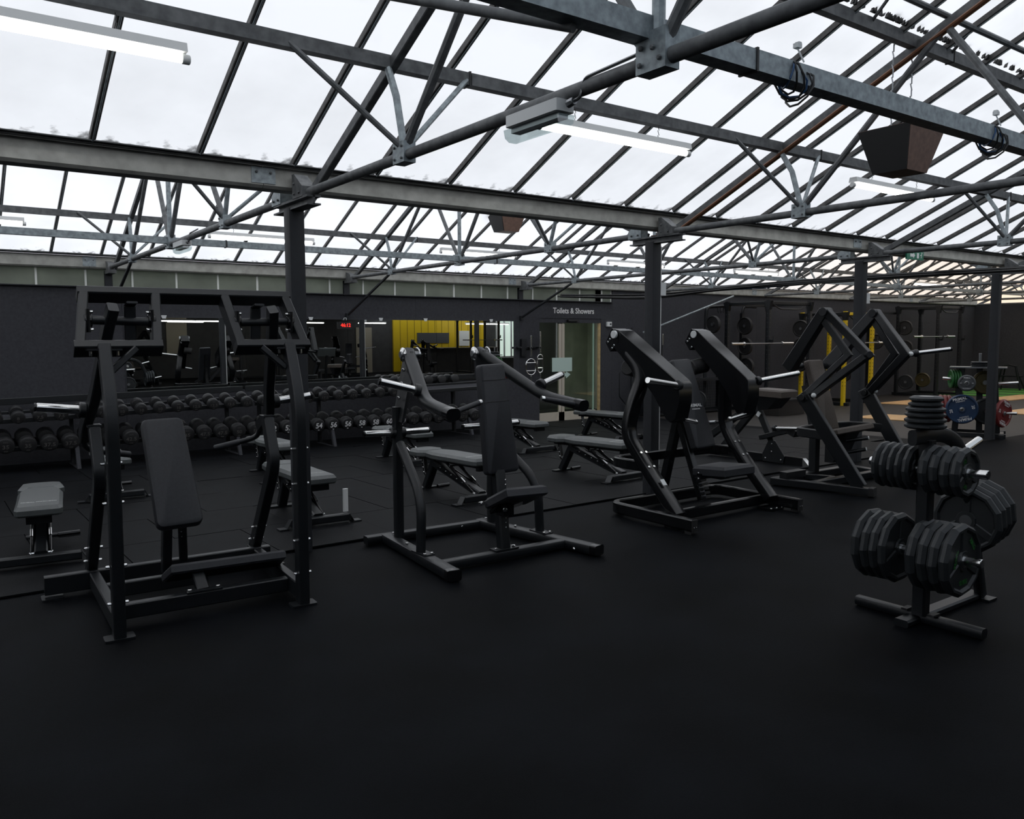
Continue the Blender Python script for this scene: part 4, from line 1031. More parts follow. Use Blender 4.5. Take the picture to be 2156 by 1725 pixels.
m = MB(); m.bar([(-0.05, 0.26, 0.33), (-0.05, -0.17, 0.46)], 0.12, 0.06, side=(1, 0, 0)); m.bar([(-0.05, -0.17, 0.46), (-0.05, -0.26, 0.42)], 0.12, 0.09, side=(1, 0, 0)); obj('foot_step', m, 'black', t)
horn(t, (-0.10, 0.02, 0.47), (-0.16, -0.34, 0.50), 0.022)
m = MB(); m.tube(fillet([(-0.32, 0.95, 0.48), (-0.30, 0.60, 0.52), (0.0, 0.45, 0.60)], 0.1, 4), 0.018, 10); obj('handle_bar', m, 'black', t)
m = MB(); m.cyl((-0.3, 0.98, 0.47), (-0.32, 0.78, 0.50), 0.024, 12); obj('grip', m, 'steel', t)
# ================================================================ BENCHES
def make_bench():
    t = thing('adjustable_bench', 'x', 'bench', (0, 0, 0))
    # seat cushion (far end) and back cushion, grey vinyl with bevelled edges
    prof = [(0.0, 0.0), (0.0, 0.035), (0.022, 0.062)]
    def cu(name, pts, z):
        m = MB(); m.cushion([(x, y, z) for x, y in pts], [(0.012, -0.012)] + prof); return obj(name, m, 'benchpad', t, 30)
    cu('seat_pad', [(-0.10, 0.40), (0.10, 0.40), (0.165, 0.48), (0.15, 0.66), (0.09, 0.71), (-0.09, 0.71), (-0.15, 0.66), (-0.165, 0.48)], 0.372)
    bp = cu('back_pad', [(-0.13, -0.56), (0.13, -0.56), (0.15, -0.52), (0.15, -0.10), (0.155, 0.20), (0.11, 0.39), (-0.11, 0.39), (-0.155, 0.20), (-0.15, -0.10), (-0.15, -0.52)], 0.372)
    lettering('pad_logo', 'PRIMAL STRENGTH', 0.024, 'textwhite', bp, (0, -0.36, 0.4355), (0, 0, 0), 0.005, 1.1)
    m = MB(); m.box((0, -0.05, 0.345), (0.10, 0.75, 0.04)); m.box((0, -0.50, 0.33), (0.16, 0.05, 0.05)); obj('pad_frame', m, 'gloss', t, 0)
    m = MB(); m.box((0, 0.52, 0.345), (0.09, 0.26, 0.04)); obj('seat_frame', m, 'gloss', t, 0)
    m = MB(); m.bar([(0, 0.36, 0.34), (0, 0.56, 0.02)], 0.085, 0.075, side=(1, 0, 0), r=0.01); obj('front_leg', m, 'black', t)
    m = MB(); m.box((0, 0.57, 0.008), (0.26, 0.09, 0.016), r=0.02); obj('front_foot', m, 'black', t)
    m = MB(); m.bar([(0.0, 0.60, 0.33), (0.0, 0.57, 0.17), (0.0, 0.51, 0.12)], 0.05, 0.03, side=(1, 0, 0)); ab = obj('seat_strut', m, 'gloss', t)
    bolts(t, [((-0.025, 0.585 - 0.01 * i, 0.28 - 0.05 * i), (-1, 0, 0)) for i in range(3)], 0.008, 0.012, ab)
    m = MB(); m.bar([(0, 0.40, 0.30), (0, -0.46, 0.065)], 0.085, 0.07, side=(1, 0, 0), r=0.01); sp = obj('spine', m, 'black', t)
    for s in (-1, 1):
        m = MB(); m.prism([(s * 0.046 - 0.004, 0.28, 0.26), (s * 0.046 - 0.004, -0.38, 0.08), (s * 0.046 - 0.004, -0.30, 0.15), (s * 0.046 - 0.004, 0.18, 0.285)], (0.008, 0, 0)); lp = obj('ladder_plate', m, 'gloss', t, 0)
        bolts(t, [((s * 0.051, 0.20 - 0.10 * i, 0.265 - 0.027 * i), (s, 0, 0)) for i in range(5)], 0.008, 0.008, lp)
        m = MB(); m.bar([(s * 0.06, 0.08, 0.335), (s * 0.06, -0.41, 0.075)], 0.016, 0.034, side=(1, 0, 0)); st = obj('ladder_strut', m, 'gloss', t)
        bolts(t, [((s * 0.06, -0.42, 0.075), (s, 0, 0))], 0.014, 0.012, st)
        m = MB(); m.bar([(s * 0.06, -0.02 , 0.305), (s * 0.06, -0.08, 0.274)], 0.019, 0.012, side=(1, 0, 0)); m.bar([(s * 0.06, -0.2 , 0.21), (s * 0.06, -0.27, 0.173)], 0.019, 0.012, side=(1, 0, 0)); obj('strut_highlight_plate', m, 'chrome', st)
    m = MB(); m.cyl((-0.075, 0.0, 0.305), (0.075, 0.0, 0.305), 0.009, 8); m.cyl((-0.075, -0.41, 0.075), (0.075, -0.41, 0.075), 0.012, 8); obj('cross_pin', m, 'chrome', t)
    m = MB(); m.bar([(-0.255, -0.50, 0.05), (0.255, -0.50, 0.05)], 0.075, 0.06, r=0.008); obj('rear_foot', m, 'black', t)
    for s in (-1, 1):
        m = MB(); m.prism([(s * 0.25, -0.54, 0.08), (s * 0.25, -0.46, 0.08), (s * 0.29, -0.46, 0.014), (s * 0.29, -0.54, 0.014)], (s * 0.006, 0, 0)); m.box((s * 0.32, -0.50, 0.008), (0.08, 0.09, 0.014)); obj('foot_tab', m, 'black', t, 0)
    m = MB(); m.tube([(0.10, 0.50, 0.02), (0.26, 0.52, 0.02)], 0.018, 8); obj('transport_handle', m, 'gloss', t)
    return t
proto = make_bench()
spots = [(0.68, 7.03, -7, 'grey topped adjustable bench at the far left edge, seen end on'),
         (1.60, 9.58, -4, 'adjustable bench mostly hidden behind the pulldown machine back pad'),
         (2.72, 7.02, -3, 'grey topped adjustable bench behind the right leg of pulldown machine'),
         (3.40, 9.55, 0, 'adjustable bench in front of the dumbbells marked 52'),
         (4.37, 7.02, 2, 'grey topped adjustable bench just behind the shoulder press seat pad'),
         (5.20, 9.65, 0, 'adjustable bench behind the left post of the shoulder press'),
         (6.29, 7.05, 3, 'grey topped adjustable bench left of the glossy chest press'),
         (7.15, 9.70, 0, 'adjustable bench near the mirror end, behind the shoulder press pad'),
         (9.15, 9.95, 2, 'adjustable bench in front of the glazed door')]
for i, (x, y, a, lab) in enumerate(spots):
    o = proto if i == 0 else copy_tree(proto)
    o.location = (x, y, gz(y) + 0.019); o.rotation_euler = (math.atan(-0.018), 0, R_(a)); o['label'] = lab; o['group'] = 'adjustable benches on the tiled floor'
# towel on the third bench
t = thing('hand_towel', 'pale towel hanging from the strut of the bench by the pulldown machine', 'towel', (2.93, 6.52, 0.20))
m = MB(); m.box((0, 0, 0), (0.05, 0.025, 0.20), r=0.012); obj('towel_fold', m, 'offwhite', t)

# ================================================================ DUMBBELLS
def rack(u0, u1, legs, label, c):
    t = thing('dumbbell_rack', label, 'rack', (c, 12.35, 0))
    def zt(u): return 0.02 * (u - 2.2)
    for nm, y, z, w, h, sl in (('top_rail', -0.13, 0.585, 0.05, 0.06, 1), ('top_rail', 0.16, 0.66, 0.05, 0.06, 1), ('back_rail', 0.30, 0.80, 0.025, 0.09, 0.75), ('bottom_rail', -0.20, 0.20, 0.05, 0.06, 0), ('bottom_rail', 0.08, 0.28, 0.05, 0.06, 0)):
        m = MB(); m.bar([(u0 - c, y, z + sl * zt(u0)), (u1 - c, y, z + sl * zt(u1))], w, h, up=(0, 0, 1)); obj(nm, m, 'black', t)
    m = MB(); m.bar([(u0 - c, 0.0, 0.608 + zt(u0)), (u1 - c, 0.0, 0.608 + zt(u1))], 0.32, 0.012, side=(0, 1, 0.26)); obj('top_tray', m, 'wall', t)
    m = MB(); m.bar([(u0 - c, -0.07, 0.215), (u1 - c, -0.07, 0.215)], 0.32, 0.012, side=(0, 1, 0.28)); obj('bottom_tray', m, 'black', t)
    for u in legs:
        m = MB(); m.bar([(u - c, 0.22, -0.12), (u - c, 0.26, 0.66 + zt(u))], 0.05, 0.07, side=(1, 0, 0)); obj('rear_leg', m, 'black', t)
        m = MB(); m.bar([(u - c - 0.02, -0.42, -0.115), (u - c - 0.02, -0.30, 0.20)], 0.05, 0.06, side=(1, 0, 0)); m.bar([(u - c - 0.02, -0.42, -0.10), (u - c - 0.02, 0.26, -0.105)], 0.05, 0.03, side=(1, 0, 0)); obj('front_leg', m, 'wall', t)
    return t
rack(-1.0, 4.02, (-0.6, 1.64, 3.75), 'long two tier dumbbell rack behind the pulldown machine', 1.5)
rack(4.06, 8.3, (4.25, 5.23, 7.80), 'two tier dumbbell rack holding the white numbered dumbbells', 6.0)

def dumbbell(r, hl, gl, name='dumbbell'):
    t = thing(name, 'x', 'dumbbell', (0, 0, 0))
    for s in (-1, 1):
        m = MB(); p = [(r * 0.80, 0), (r * 0.93, 0.006), (r, 0.022), (r, hl * 0.7), (r * 0.86, hl * 0.93), (r * 0.45, hl)] if True else None
        # profile starts at the outer face
        m.lathe(p, (0, s * (gl / 2 + hl), 0), (0, -s, 0), 20); obj('head', m, 'dbrubber', t)
    m = MB(); m.cyl((0, -gl / 2 - 0.01, 0), (0, gl / 2 + 0.01, 0), 0.016, 10); obj('handle', m, 'steel', t)
    return t
small = dumbbell(0.082, 0.105, 0.13); large = dumbbell(0.104, 0.15, 0.14)
ORD = ['first', 'second', 'third', 'fourth']
def place(proto, u, y, z, num, lab, r, hl, gl, white, tier, first):
    o = proto if first else copy_tree(proto)
    if not first:
        for ch in list(o.children):
            if ch.name.startswith('number') or ch.name.startswith('unit') or ch.name.startswith('maker'): bpy.data.objects.remove(ch)
    o.location = (u, y, z); o.rotation_euler = (R_(13), 0, R_(0))
    o['label'] = lab; o['group'] = 'dumbbells on the %s tier' % tier
    yy = -(gl / 2 + hl) - 0.001
    tm = 'textwhite' if white else 'textgrey'
    n = lettering('number', num, (0.112 if white else 0.068) * r / 0.1, tm, o, (0, yy, 0.0 if white else -0.01), (R_(90), 0, 0), 0.02 if white else 0.008, 1.15 if not white else 1.0)
    lettering('unit', 'KGS' if not white else 'kgs', 0.022 * r / 0.1, tm, o, (0.0, yy, -0.062 * r / 0.1), (R_(90), 0, 0), 0.01)
    if not white: lettering('maker', 'PRIMAL', 0.016 * r / 0.1, tm, o, (0.0, yy, 0.05 * r / 0.1), (R_(90), 0, 0), 0.01)
    return o
top = []
u = 2.179 - 4 * 0.2415
seq = ['7.5'] * 4 + ['10'] * 4 + ['12.5'] * 4 + ['15'] * 4 + ['17.5'] * 4 + ['20'] * 2
seq = ['8', '8'] + seq[0:]
u -= 2 * 0.2415
WORD = {'8': 'eight', '7.5': 'seven-and-a-half', '10': 'ten', '12.5': 'twelve-and-a-half', '15': 'fifteen', '17.5': 'seventeen-and-a-half', '20': 'twenty', '35': 'thirty-five', '37.5': 'thirty-seven-and-a-half', '40': 'forty', '42.5': 'forty-two-and-a-half', '45': 'forty-five', '47.5': 'forty-seven-and-a-half', '50': 'fifty', '52': 'fifty-two', '54': 'fifty-four', '56': 'fifty-six', '58': 'fifty-eight', '60': 'sixty', '62.5': 'sixty-two-and-a-half', '65': 'sixty-five', '67.5': 'sixty-seven-and-a-half'}
NUM = {2: 'two', 4: 'four'}
cnt = {}
tot = {k: seq.count(k) for k in set(seq)}
for i, n in enumerate(seq):
    uu = u + i * 0.2425
    cnt[n] = cnt.get(n, 0) + 1
    lab = 'small dumbbell marked %s on the top tier, %s from the left of %s' % (WORD[n], ORD[cnt[n] - 1], NUM[tot[n]])
    place(small, uu, 12.18, 0.668 + 0.0195 * (uu - 2.2), n, lab, 0.082, 0.105, 0.13, False, 'top', i == 0)
bot = ['35', '35', '37.5', '37.5', '40', '40', '42.5', '42.5', '45', '45', '47.5', '47.5', '50', '50', '52', '52', '54', '54', '56', '56', '58', '58', '60', '60', '62.5', '62.5', '65', '65', '67.5', '67.5']
for i, n in enumerate(bot):
    uu = 0.81 + i * 0.2437
    w = n in ('52', '54', '56', '58', '60')
    side = 'left' if i % 2 == 0 else 'right'
    lab = 'large bottom tier dumbbell marked %s in %s, %s one of the pair' % (WORD[n], 'bold white' if w else 'faint grey', side)
    o = place(large, uu, 12.20, 0.305 - 0.0008 * i, n, lab, 0.104, 0.15, 0.14, w, 'bottom', i == 0)
    o.rotation_euler = (R_(13), 0, R_(6 if w else 2))
# five more at the back of the top tier, right end
for i in range(5):
    o = copy_tree(small)
    for ch in list(o.children):
        if ch.name.startswith(('number', 'unit', 'maker')): bpy.data.objects.remove(ch)
    o.location = (6.75 + i * 0.27, 12.72, 0.86); o.rotation_euler = (0, 0, 0)
    o['label'] = 'dumbbell head peeping over the back rail right of the 20s'; o['group'] = 'dumbbells behind the back rail'
# ================================================================ WEIGHT TREES AND PLATES
def plate_mesh(R, th, n=12, flat=True):
    m = MB(); h = th / 2
    m.lathe([(0.027, -h * 0.9), (0.055, -h * 0.9), (0.06, -h * 0.55), (R - 0.042, -h * 0.5), (R - 0.030, -h), (R - 0.016, -h), (R, -h * 0.35), (R, h * 0.35), (R - 0.016, h), (R - 0.030, h), (R - 0.042, h * 0.5), (0.06, h * 0.55), (0.055, h * 0.9), (0.027, h * 0.9)], (0, 0, 0), (0, 1, 0), n, R_(8))
    return m
def plate(name, R, th, loc, rot, label, group, mm='rubberblk', txt=None, txtm='textgreen', n=12):
    t = thing(name, label, 'weight plate', loc, 0, group)
    t.rotation_euler = rot
    b = obj('disc', plate_mesh(R, th, n), mm, t, 20 if n < 20 else 38)
    m = MB(); m.lathe([(0.0255, -th * 0.47), (0.036, -th * 0.47), (0.036, th * 0.47), (0.0255, th * 0.47)], (0, 0, 0), (0, 1, 0), 18); obj('hub_ring', m, 'steel', t)
    if n < 20:
        for k in range(3):
            a = R_(90 + 120 * k); m = MB()
            rr = R * 0.45
            m.bar([(math.cos(a) * 0.055, -th * 0.30, math.sin(a) * 0.055), (math.cos(a) * (R - 0.035), -th * 0.30, math.sin(a) * (R - 0.035))], 0.05, th * 0.24, side=(-math.sin(a), 0, math.cos(a)), r=0.008); obj('grip_web', m, mm, t)
    if txt:
        for word, rad, ang, size in txt:
            for j, ch in enumerate(word):
                pass
            a = R_(ang)
            lettering('print', word, size, txtm, t, (rad * math.cos(a), -th * 0.5 - 0.0015 if n >= 20 else -th * 0.36, rad * math.sin(a)), (R_(90), R_(90 - ang) * 1.0, 0), 0.008)
    return t
tx, ty = 4.454, 2.265
t = thing('weight_tree', 'black plate loaded weight tree on a cross base, right front', 'weight tree', (tx, ty, 0))
m = MB(); m.bar([(0.015, 0.385, 0.032), (0.015, -0.335, 0.032)], 0.065, 0.055, r=0.018, seg=2); obj('base_bar', m, 'black', t)
m = MB(); m.bar([(-0.15, 0.03, 0.022), (0.72, 0.03, 0.022)], 0.085, 0.042, r=0.01); obj('base_bar', m, 'black', t)
m = MB(); m.bar([(0, 0, 0.05), (0, 0, 1.03)], 0.07, 0.075, side=(1, 0, 0), r=0.01); obj('mast', m, 'black', t)
for s in (-1, 1):
    m = MB(); m.box((0.0, s * 0.075, 0.066), (0.07, 0.035, 0.012)); obj('base_clamp', m, 'speaker', t, 0)
m = MB(); m.bar(fillet([(-0.16, 0, 1.055), (0.18, 0, 1.055), (0.36, 0, 0.98), (0.50, 0, 0.70), (0.715, 0, 0.02)], 0.14, 6), 0.05, 0.085, side=(0, 1, 0), r=0.02, seg=2); obj('curved_leg', m, 'black', t)
m = MB(); m.box((0.72, 0, 0.008), (0.10, 0.14, 0.014)); obj('rear_foot', m, 'black', t, 0)
m = MB(); m.cyl((-0.03, 0, 1.09), (-0.03, 0, 1.27), 0.024, 14); obj('top_peg', m, 'steel', t)
hz = [(0.868, 0.325), (0.395, 0.315)]
tilt = R_(2.0)
for z, l in hz:
    for s in (-1, 1):
        m = MB(); m.cyl((0, s * 0.03, z), (0, s * l, z + 0.012), 0.0245, 18); hh = obj('weight_horn', m, 'chrome', t)
for p, q in (((0.40, 0, 0.93), (0.60, 0, 0.985)), ((0.55, 0, 0.50), (0.90, 0, 0.57))):
    m = MB(); m.cyl(p, q, 0.0245, 18); obj('weight_horn', m, 'chrome', t)
G1 = 'black polygon plates on the near weight tree'
posn = ['outermost', 'second from the tip', 'third from the tip', 'fourth from the tip', 'fifth from the tip']
for i in range(4):
    plate('weight_plate', 0.137, 0.052, (tx, ty - 0.205 + i * 0.056, 0.876), (0, R_(random.uniform(-14, 14)), 0), 'polygon plate on the weight tree, upper near horn, %s' % posn[i], G1,
          txt=(('10', 0.075, 120, 0.035), ('KG', 0.075, 240, 0.03)) if i == 0 else None)
for i in range(5):
    plate('weight_plate', 0.130, 0.042, (tx, ty + 0.238 - i * 0.044, 0.872), (0, R_(random.uniform(-14, 14)), 0), 'polygon plate on the weight tree, upper far horn, %s' % posn[i], G1)
for i in range(4):
    plate('weight_plate', 0.200, 0.056, (tx, ty - 0.200 + i * 0.060, 0.402), (0, R_(random.uniform(-14, 14)), 0), 'large polygon plate on the weight tree, lower near horn, %s' % posn[i], G1,
          txt=(('20KG', 0.115, 270, 0.035), ('PRIMAL', 0.085, 165, 0.03), ('20KG', 0.12, 40, 0.035)) if i == 0 else None)
for i in range(4):
    plate('weight_plate', 0.200, 0.05, (tx, ty + 0.30 - i * 0.053, 0.402), (0, R_(random.uniform(-14, 14)), 0), 'large polygon plate on the weight tree, lower far horn, %s' % posn[i], G1)
for i in range(4):
    plate('weight_plate', 0.198, 0.05, (tx + 0.50 + i * 0.056, ty, 0.515 + 0.012 * i), (R_(0), R_(-11) if False else 0, R_(-90)), 'large polygon plate on the weight tree, rear horn, %s' % ['innermost', 'second from the mast', 'third from the mast', 'outermost'][i], G1)
zz = 1.098
for i, (R, th) in enumerate(((0.107, 0.030), (0.106, 0.030), (0.102, 0.028), (0.101, 0.028), (0.088, 0.026), (0.086, 0.030))):
    plate('weight_plate', R, th, (tx - 0.03 + random.uniform(-0.004, 0.004), ty, zz + th / 2), (R_(90), 0, R_(random.uniform(0, 50))), 'thin plate lying on the weight tree, %s' % ['bottom of the stack', 'second from the bottom', 'third from the bottom', 'fourth from the bottom', 'second from the top', 'top of the stack'][i], 'thin plates stacked on the weight tree', n=16)
    zz += th + 0.001
# far tree with coloured plates
fx, fy = 13.747, 6.224
fz = gz(fy)
FR = R_(-67)
def fl(x, y, z): return (fx + x * math.cos(FR) - y * math.sin(FR), fy + x * math.sin(FR) + y * math.cos(FR), fz + z)
t = thing('bumper_tree', 'dark plate stand carrying the coloured plates behind the post', 'weight tree', (fx, fy, fz), FR)
for x in (-0.30, 0.30):
    m = MB(); m.bar([(x * 0.75, 0, 1.10), (x, 0, 0.03)], 0.07, 0.09, side=(0, 1, 0)); obj('upright', m, 'black', t)
m = MB(); m.bar([(0.02, 0.12, 1.10), (0.05, 0.12, 0.03)], 0.07, 0.09, side=(0, 1, 0)); obj('upright', m, 'black', t)
m = MB(); m.box((0, 0, 1.105), (0.80, 0.30, 0.02)); obj('top_plate', m, 'steel', t, 0)
for y in (-0.28, 0.28):
    m = MB(); m.bar([(-0.42, y, 0.04), (0.42, y, 0.04)], 0.07, 0.07); obj('base_bar', m, 'black', t)
for x in (-0.36, 0.36):
    m = MB(); m.bar([(x, -0.40, 0.035), (x, 0.40, 0.035)], 0.07, 0.06); obj('base_bar', m, 'black', t)
m = MB(); m.cyl((0.02, 0, 1.11), (0.02, 0, 1.33), 0.022, 12); obj('top_peg', m, 'steel', t)
for p, q in (((-0.2, 0, 0.90), (-0.50, 0, 0.92)), ((0.2, 0, 0.84), (0.56, 0, 0.87)), ((-0.25, 0.05, 0.42), (-0.66, 0.05, 0.43)), ((0.25, -0.02, 0.38), (0.56, -0.06, 0.39)), ((-0.12, -0.02, 0.86), (-0.14, -0.40, 0.87)), ((-0.19, -0.02, 0.44), (-0.19, -0.42, 0.45))):
    m = MB(); m.cyl(p, q, 0.024, 12); obj('weight_horn', m, 'chrome', t)
GB = 'coloured plates on the far stand'
BT = (('PRIMAL', 0.165, 90, 0.062), ('STRENGTH', 0.125, 90, 0.026), ('20', 0.155, 180, 0.06), ('20', 0.155, 0, 0.06), ('PRIMAL', 0.165, 270, 0.062), ('STRENGTH', 0.125, 270, 0.026))
def bplate(mm, R, th, loc, rz, label, txt=None, ry=0):
    return plate('bumper_plate', R, th, fl(*loc), (0, ry, FR + rz), label, GB, mm, txt, 'textwhite', 28)
bplate('blue', 0.235, 0.08, (-0.19, -0.34, 0.45), R_(6), 'blue 20 plate with white lettering at the front of the far stand', BT, R_(-14))
bplate('red', 0.225, 0.06, (0.37, -0.10, 0.385), R_(62), 'red plate with white lettering at the right of the far post', BT, R_(20))
for i in range(3):
    bplate('red', 0.225, 0.055, (-0.40 - i * 0.06, 0.05, 0.42), R_(-78), 'red plate behind the blue plate, %s' % ['nearest the stand', 'middle of three', 'outermost of three'][i])
for i in range(4):
    bplate('green', 0.155, 0.034, (-0.27 - i * 0.036, 0.0, 0.91), R_(-72), 'green plate high on the far stand, %s' % ['nearest the stand', 'second', 'third', 'outermost'][i])
bplate('greyp', 0.13, 0.05, (-0.14, -0.34, 0.865), R_(4), 'small grey plate with white ring print over the blue plate', (('PRIMAL', 0.082, 90, 0.03), ('5', 0.082, 180, 0.035), ('5', 0.082, 0, 0.035), ('STRENGTH', 0.082, 270, 0.022)))
bplate('olive', 0.19, 0.05, (0.10, 0.06, 0.86), R_(20), 'dull yellow plate between the uprights of the far stand')
bplate('rubberblk', 0.215, 0.06, (0.14, 0.05, 0.40), R_(20), 'black plate low between the uprights of the far stand')
for i in range(3):
    p = plate('weight_plate', 0.13, 0.024, fl(0.02, 0, 1.13 + i * 0.027), (R_(90), 0, 0), 'small black disc on the top peg of the far stand, %s' % ['lowest', 'middle', 'uppermost'][i], 'small discs on the far stand', n=20)
# ================================================================ POWER RACKS AT THE BACK
def power_rack(x0, x1, y0, y1, ztop, label, mm, hook=True):
    cx, cy = (x0 + x1) / 2, (y0 + y1) / 2
    zb = gz(cy) - 0.0
    t = thing('power_rack', label, 'power rack', (cx, cy, zb))
    w, d, h = (x1 - x0) / 2, (y1 - y0) / 2, ztop - zb
    for sx in (-1, 1):
        for sy in (-1, 1):
            m = MB(); m.box((sx * w, sy * d, h / 2), (0.085, 0.085, h), r=0.005); up = obj('upright', m, mm, t)
            m = MB()
            for i in range(18):
                z = 0.5 + i * (h - 0.7) / 18
                m.cyl((sx * w, sy * d - 0.045, z), (sx * w, sy * d - 0.0420, z), 0.012, 8)
                m.cyl((sx * w - 0.045, sy * d, z), (sx * w - 0.0420, sy * d, z), 0.012, 8)
            tag(obj('adjuster_holes', m, 'speaker' if mm != 'black' else 'greyp', up, 0), kind='stuff')
            m = MB(); m.prism([(sx * w - 0.045, sy * d - 0.09, h - 0.02), (sx * w - 0.045, sy * d + 0.09, h - 0.02), (sx * w - 0.045, sy * d + 0.045, h - 0.22), (sx * w - 0.045, sy * d - 0.045, h - 0.22)], (0.09, 0, 0)); obj('corner_plate', m, 'black', t, 0)
    for sy in (-1, 1):
        m = MB(); m.bar([(-w, sy * d, h - 0.06), (w, sy * d, h - 0.06)], 0.07, 0.07); obj('cross_member', m, mm if mm == 'yellow' and sy < 0 else 'black', t)
    for sx in (-1, 1):
        m = MB(); m.bar([(sx * w, -d, h - 0.06), (sx * w, d, h - 0.06)], 0.07, 0.07); obj('side_member', m, 'black', t)
        m = MB(); m.bar([(sx * w, -d - 0.15, 0.05), (sx * w, d + 0.1, 0.05)], 0.08, 0.08); obj('foot_rail', m, 'black', t)
    m = MB(); m.tube(fillet([(-w + 0.1, -d, h - 0.07), (-w * 0.5, -d - 0.02, h - 0.2), (w * 0.5, -d - 0.02, h - 0.2), (w - 0.1, -d, h - 0.07)], 0.08, 4), 0.016, 8); obj('pull_up_bar', m, 'black', t)
    m = MB(); m.bar([(-w, d, 0.06), (w, d, 0.06)], 0.07, 0.07); obj('rear_foot', m, 'black', t)
    for sx in (-1, 1):
        m = MB(); m.bar([(sx * w, -d - 0.06, 1.62), (sx * w, -d - 0.14, 1.62)], 0.05, 0.06); m.bar([(sx * w, -d - 0.15, 1.60), (sx * w, -d - 0.15, 1.72)], 0.05, 0.02, side=(1, 0, 0)); obj('bar_hook', m, 'black', t)
    return t, cx, cy, zb, w, d, h
def barbell(cx, y, z, L, label):
    t = thing('barbell', label, 'barbell', (cx, y, z))
    m = MB(); m.tube([(-L / 2 + 0.4, 0, 0), (L / 2 - 0.4, 0, 0)], 0.014, 10); obj('shaft', m, 'steel', t)
    for s in (-1, 1):
        m = MB(); m.cyl((s * (L / 2 - 0.42), 0, 0), (s * (L / 2 - 0.39), 0, 0), 0.04, 14); m.cyl((s * (L / 2 - 0.40), 0, 0), (s * L / 2, 0, 0), 0.025, 14); obj('sleeve', m, 'chrome', t)
    return t
power_rack(15.42, 16.95, 11.5, 12.65, 2.42, 'dark power rack against the back wall behind the glossy press', 'black')
barbell(15.1, 11.38, 1.45, 2.15, 'bare barbell racked across the dark power rack behind the glossy press')
GP = 'black plates stored on the power racks'
def rplate(u, v, z, R, lab, mm='speaker', rz=-90, th=0.09):
    p = plate('bumper_plate', R, th, (u, v, z), (0, 0, R_(rz)), lab, GP, mm, None, n=28)
rplate(14.80, 12.55, 1.885, 0.205, 'black plate hung left of the dark power rack, near the wall')
for i, (u, z) in enumerate(((16.16, 1.86), (16.18, 1.37), (16.25, 0.88))):
    rplate(u, 12.72, z, 0.215, 'black plate on the storage post inside the dark power rack, %s' % ['top one', 'middle one', 'lowest one'][i])
t = thing('storage_post', 'curved dark storage post beside the dark power rack', 'storage post', (14.9, 12.85, gz(12.8)))
m = MB(); m.tube(fillet([(0.0, 0, 0), (0.0, 0, 2.2), (0.0, -0.02, 2.42), (0.8, -0.02, 2.46)], 0.25, 5), 0.04, 10); obj('bent_post', m, 'black', t)
for i in range(3):
    m = MB(); m.tube(fillet([(0.35 + i * 0.1, -0.05, 2.42), (0.35 + i * 0.1, -0.05, 2.30), (0.39 + i * 0.1, -0.05, 2.28), (0.40 + i * 0.1, -0.05, 2.33)], 0.02, 3), 0.008, 6); obj('hook', m, 'black', t)
t = thing('storage_post', 'straight dark post carrying three black plates in the dark power rack', 'storage post', (16.2, 12.85, gz(12.8)))
m = MB(); m.box((0, 0, 1.15), (0.07, 0.07, 2.3)); obj('column', m, 'black', t)
m = MB(); m.tube(fillet([(0, 0, 2.2), (0.02, -0.02, 2.45), (0.5, -0.02, 2.45)], 0.1, 4), 0.03, 8); obj('top_arm', m, 'black', t)
# storage shelf with plates low left of that rack
t = thing('plate_shelf', 'low mesh backed shelf of plates behind the glossy press', 'shelf', (14.0, 12.6, gz(12.6)))
for z in (0.05, 0.75): 
    m = MB(); m.box((0, 0, z), (2.6, 0.45, 0.04)); obj('shelf_board', m, 'black', t)
for x in (-1.28, 1.28):
    m = MB(); m.box((x, 0, 0.42), (0.05, 0.45, 0.8)); obj('shelf_end', m, 'black', t)
m = MB()
for i in range(40): m.box((-1.27 + i * 0.065, 0.2, 0.42), (0.008, 0.008, 0.75))
for i in range(11): m.box((0, 0.2, 0.08 + i * 0.065), (2.56, 0.008, 0.008))
tag(obj('wire_mesh', m, 'greyp', t, 0), kind='stuff')
for i, (u, R, mm) in enumerate(((13.3, 0.2, 'speaker'), (13.55, 0.215, 'greyp'), (13.9, 0.2, 'speaker'), (14.3, 0.215, 'rubberblk'))):
    plate('bumper_plate', R, 0.055, (u, 12.55, gz(12.55) + 0.08 + R), (0, 0, R_(-60)), 'plate standing on the low mesh shelf, %s from the door side' % ORD[i], 'plates on the low mesh shelf', mm, None, n=28)
# yellow rack
yr = power_rack(18.35, 19.55, 11.45, 12.65, 2.21, 'bright yellow power rack seen between the diamond levers', 'yellow')
barbell(18.95, 11.30, 1.44, 2.1, 'bare barbell racked in the yellow power rack')
t = thing('roller_attachment', 'chrome roller bar across the top of the yellow power rack', 'roller', (19.1, 11.40, 2.13))
m = MB(); m.cyl((-0.42, 0, 0), (0.55, 0, 0), 0.045, 16); obj('roller', m, 'chrome', t)
for x in (-0.42, -0.25, 0.55):
    m = MB(); m.cyl((x - 0.03, 0, 0), (x + 0.03, 0, 0), 0.06, 16); obj('end_ring', m, 'steel', t)
m = MB(); m.tube(fillet([(-0.3, 0, -0.04), (-0.3, -0.02, -0.18), (-0.2, -0.02, -0.22), (-0.2, 0, -0.05)], 0.04, 3), 0.012, 8); obj('strap_hook', m, 'steel', t)
for i, (u, z) in enumerate(((18.30, 1.80), (18.34, 1.35), (18.28, 0.92), (19.75, 1.35), (19.72, 0.62))):
    rplate(u - 0.22 if i < 3 else u, 12.5 if i < 3 else 12.3, z, 0.215, 'black plate stored on the yellow power rack, %s' % ['upper left peg', 'middle left peg', 'lower left peg', 'upper right peg', 'lower right peg'][i], rz=-80)
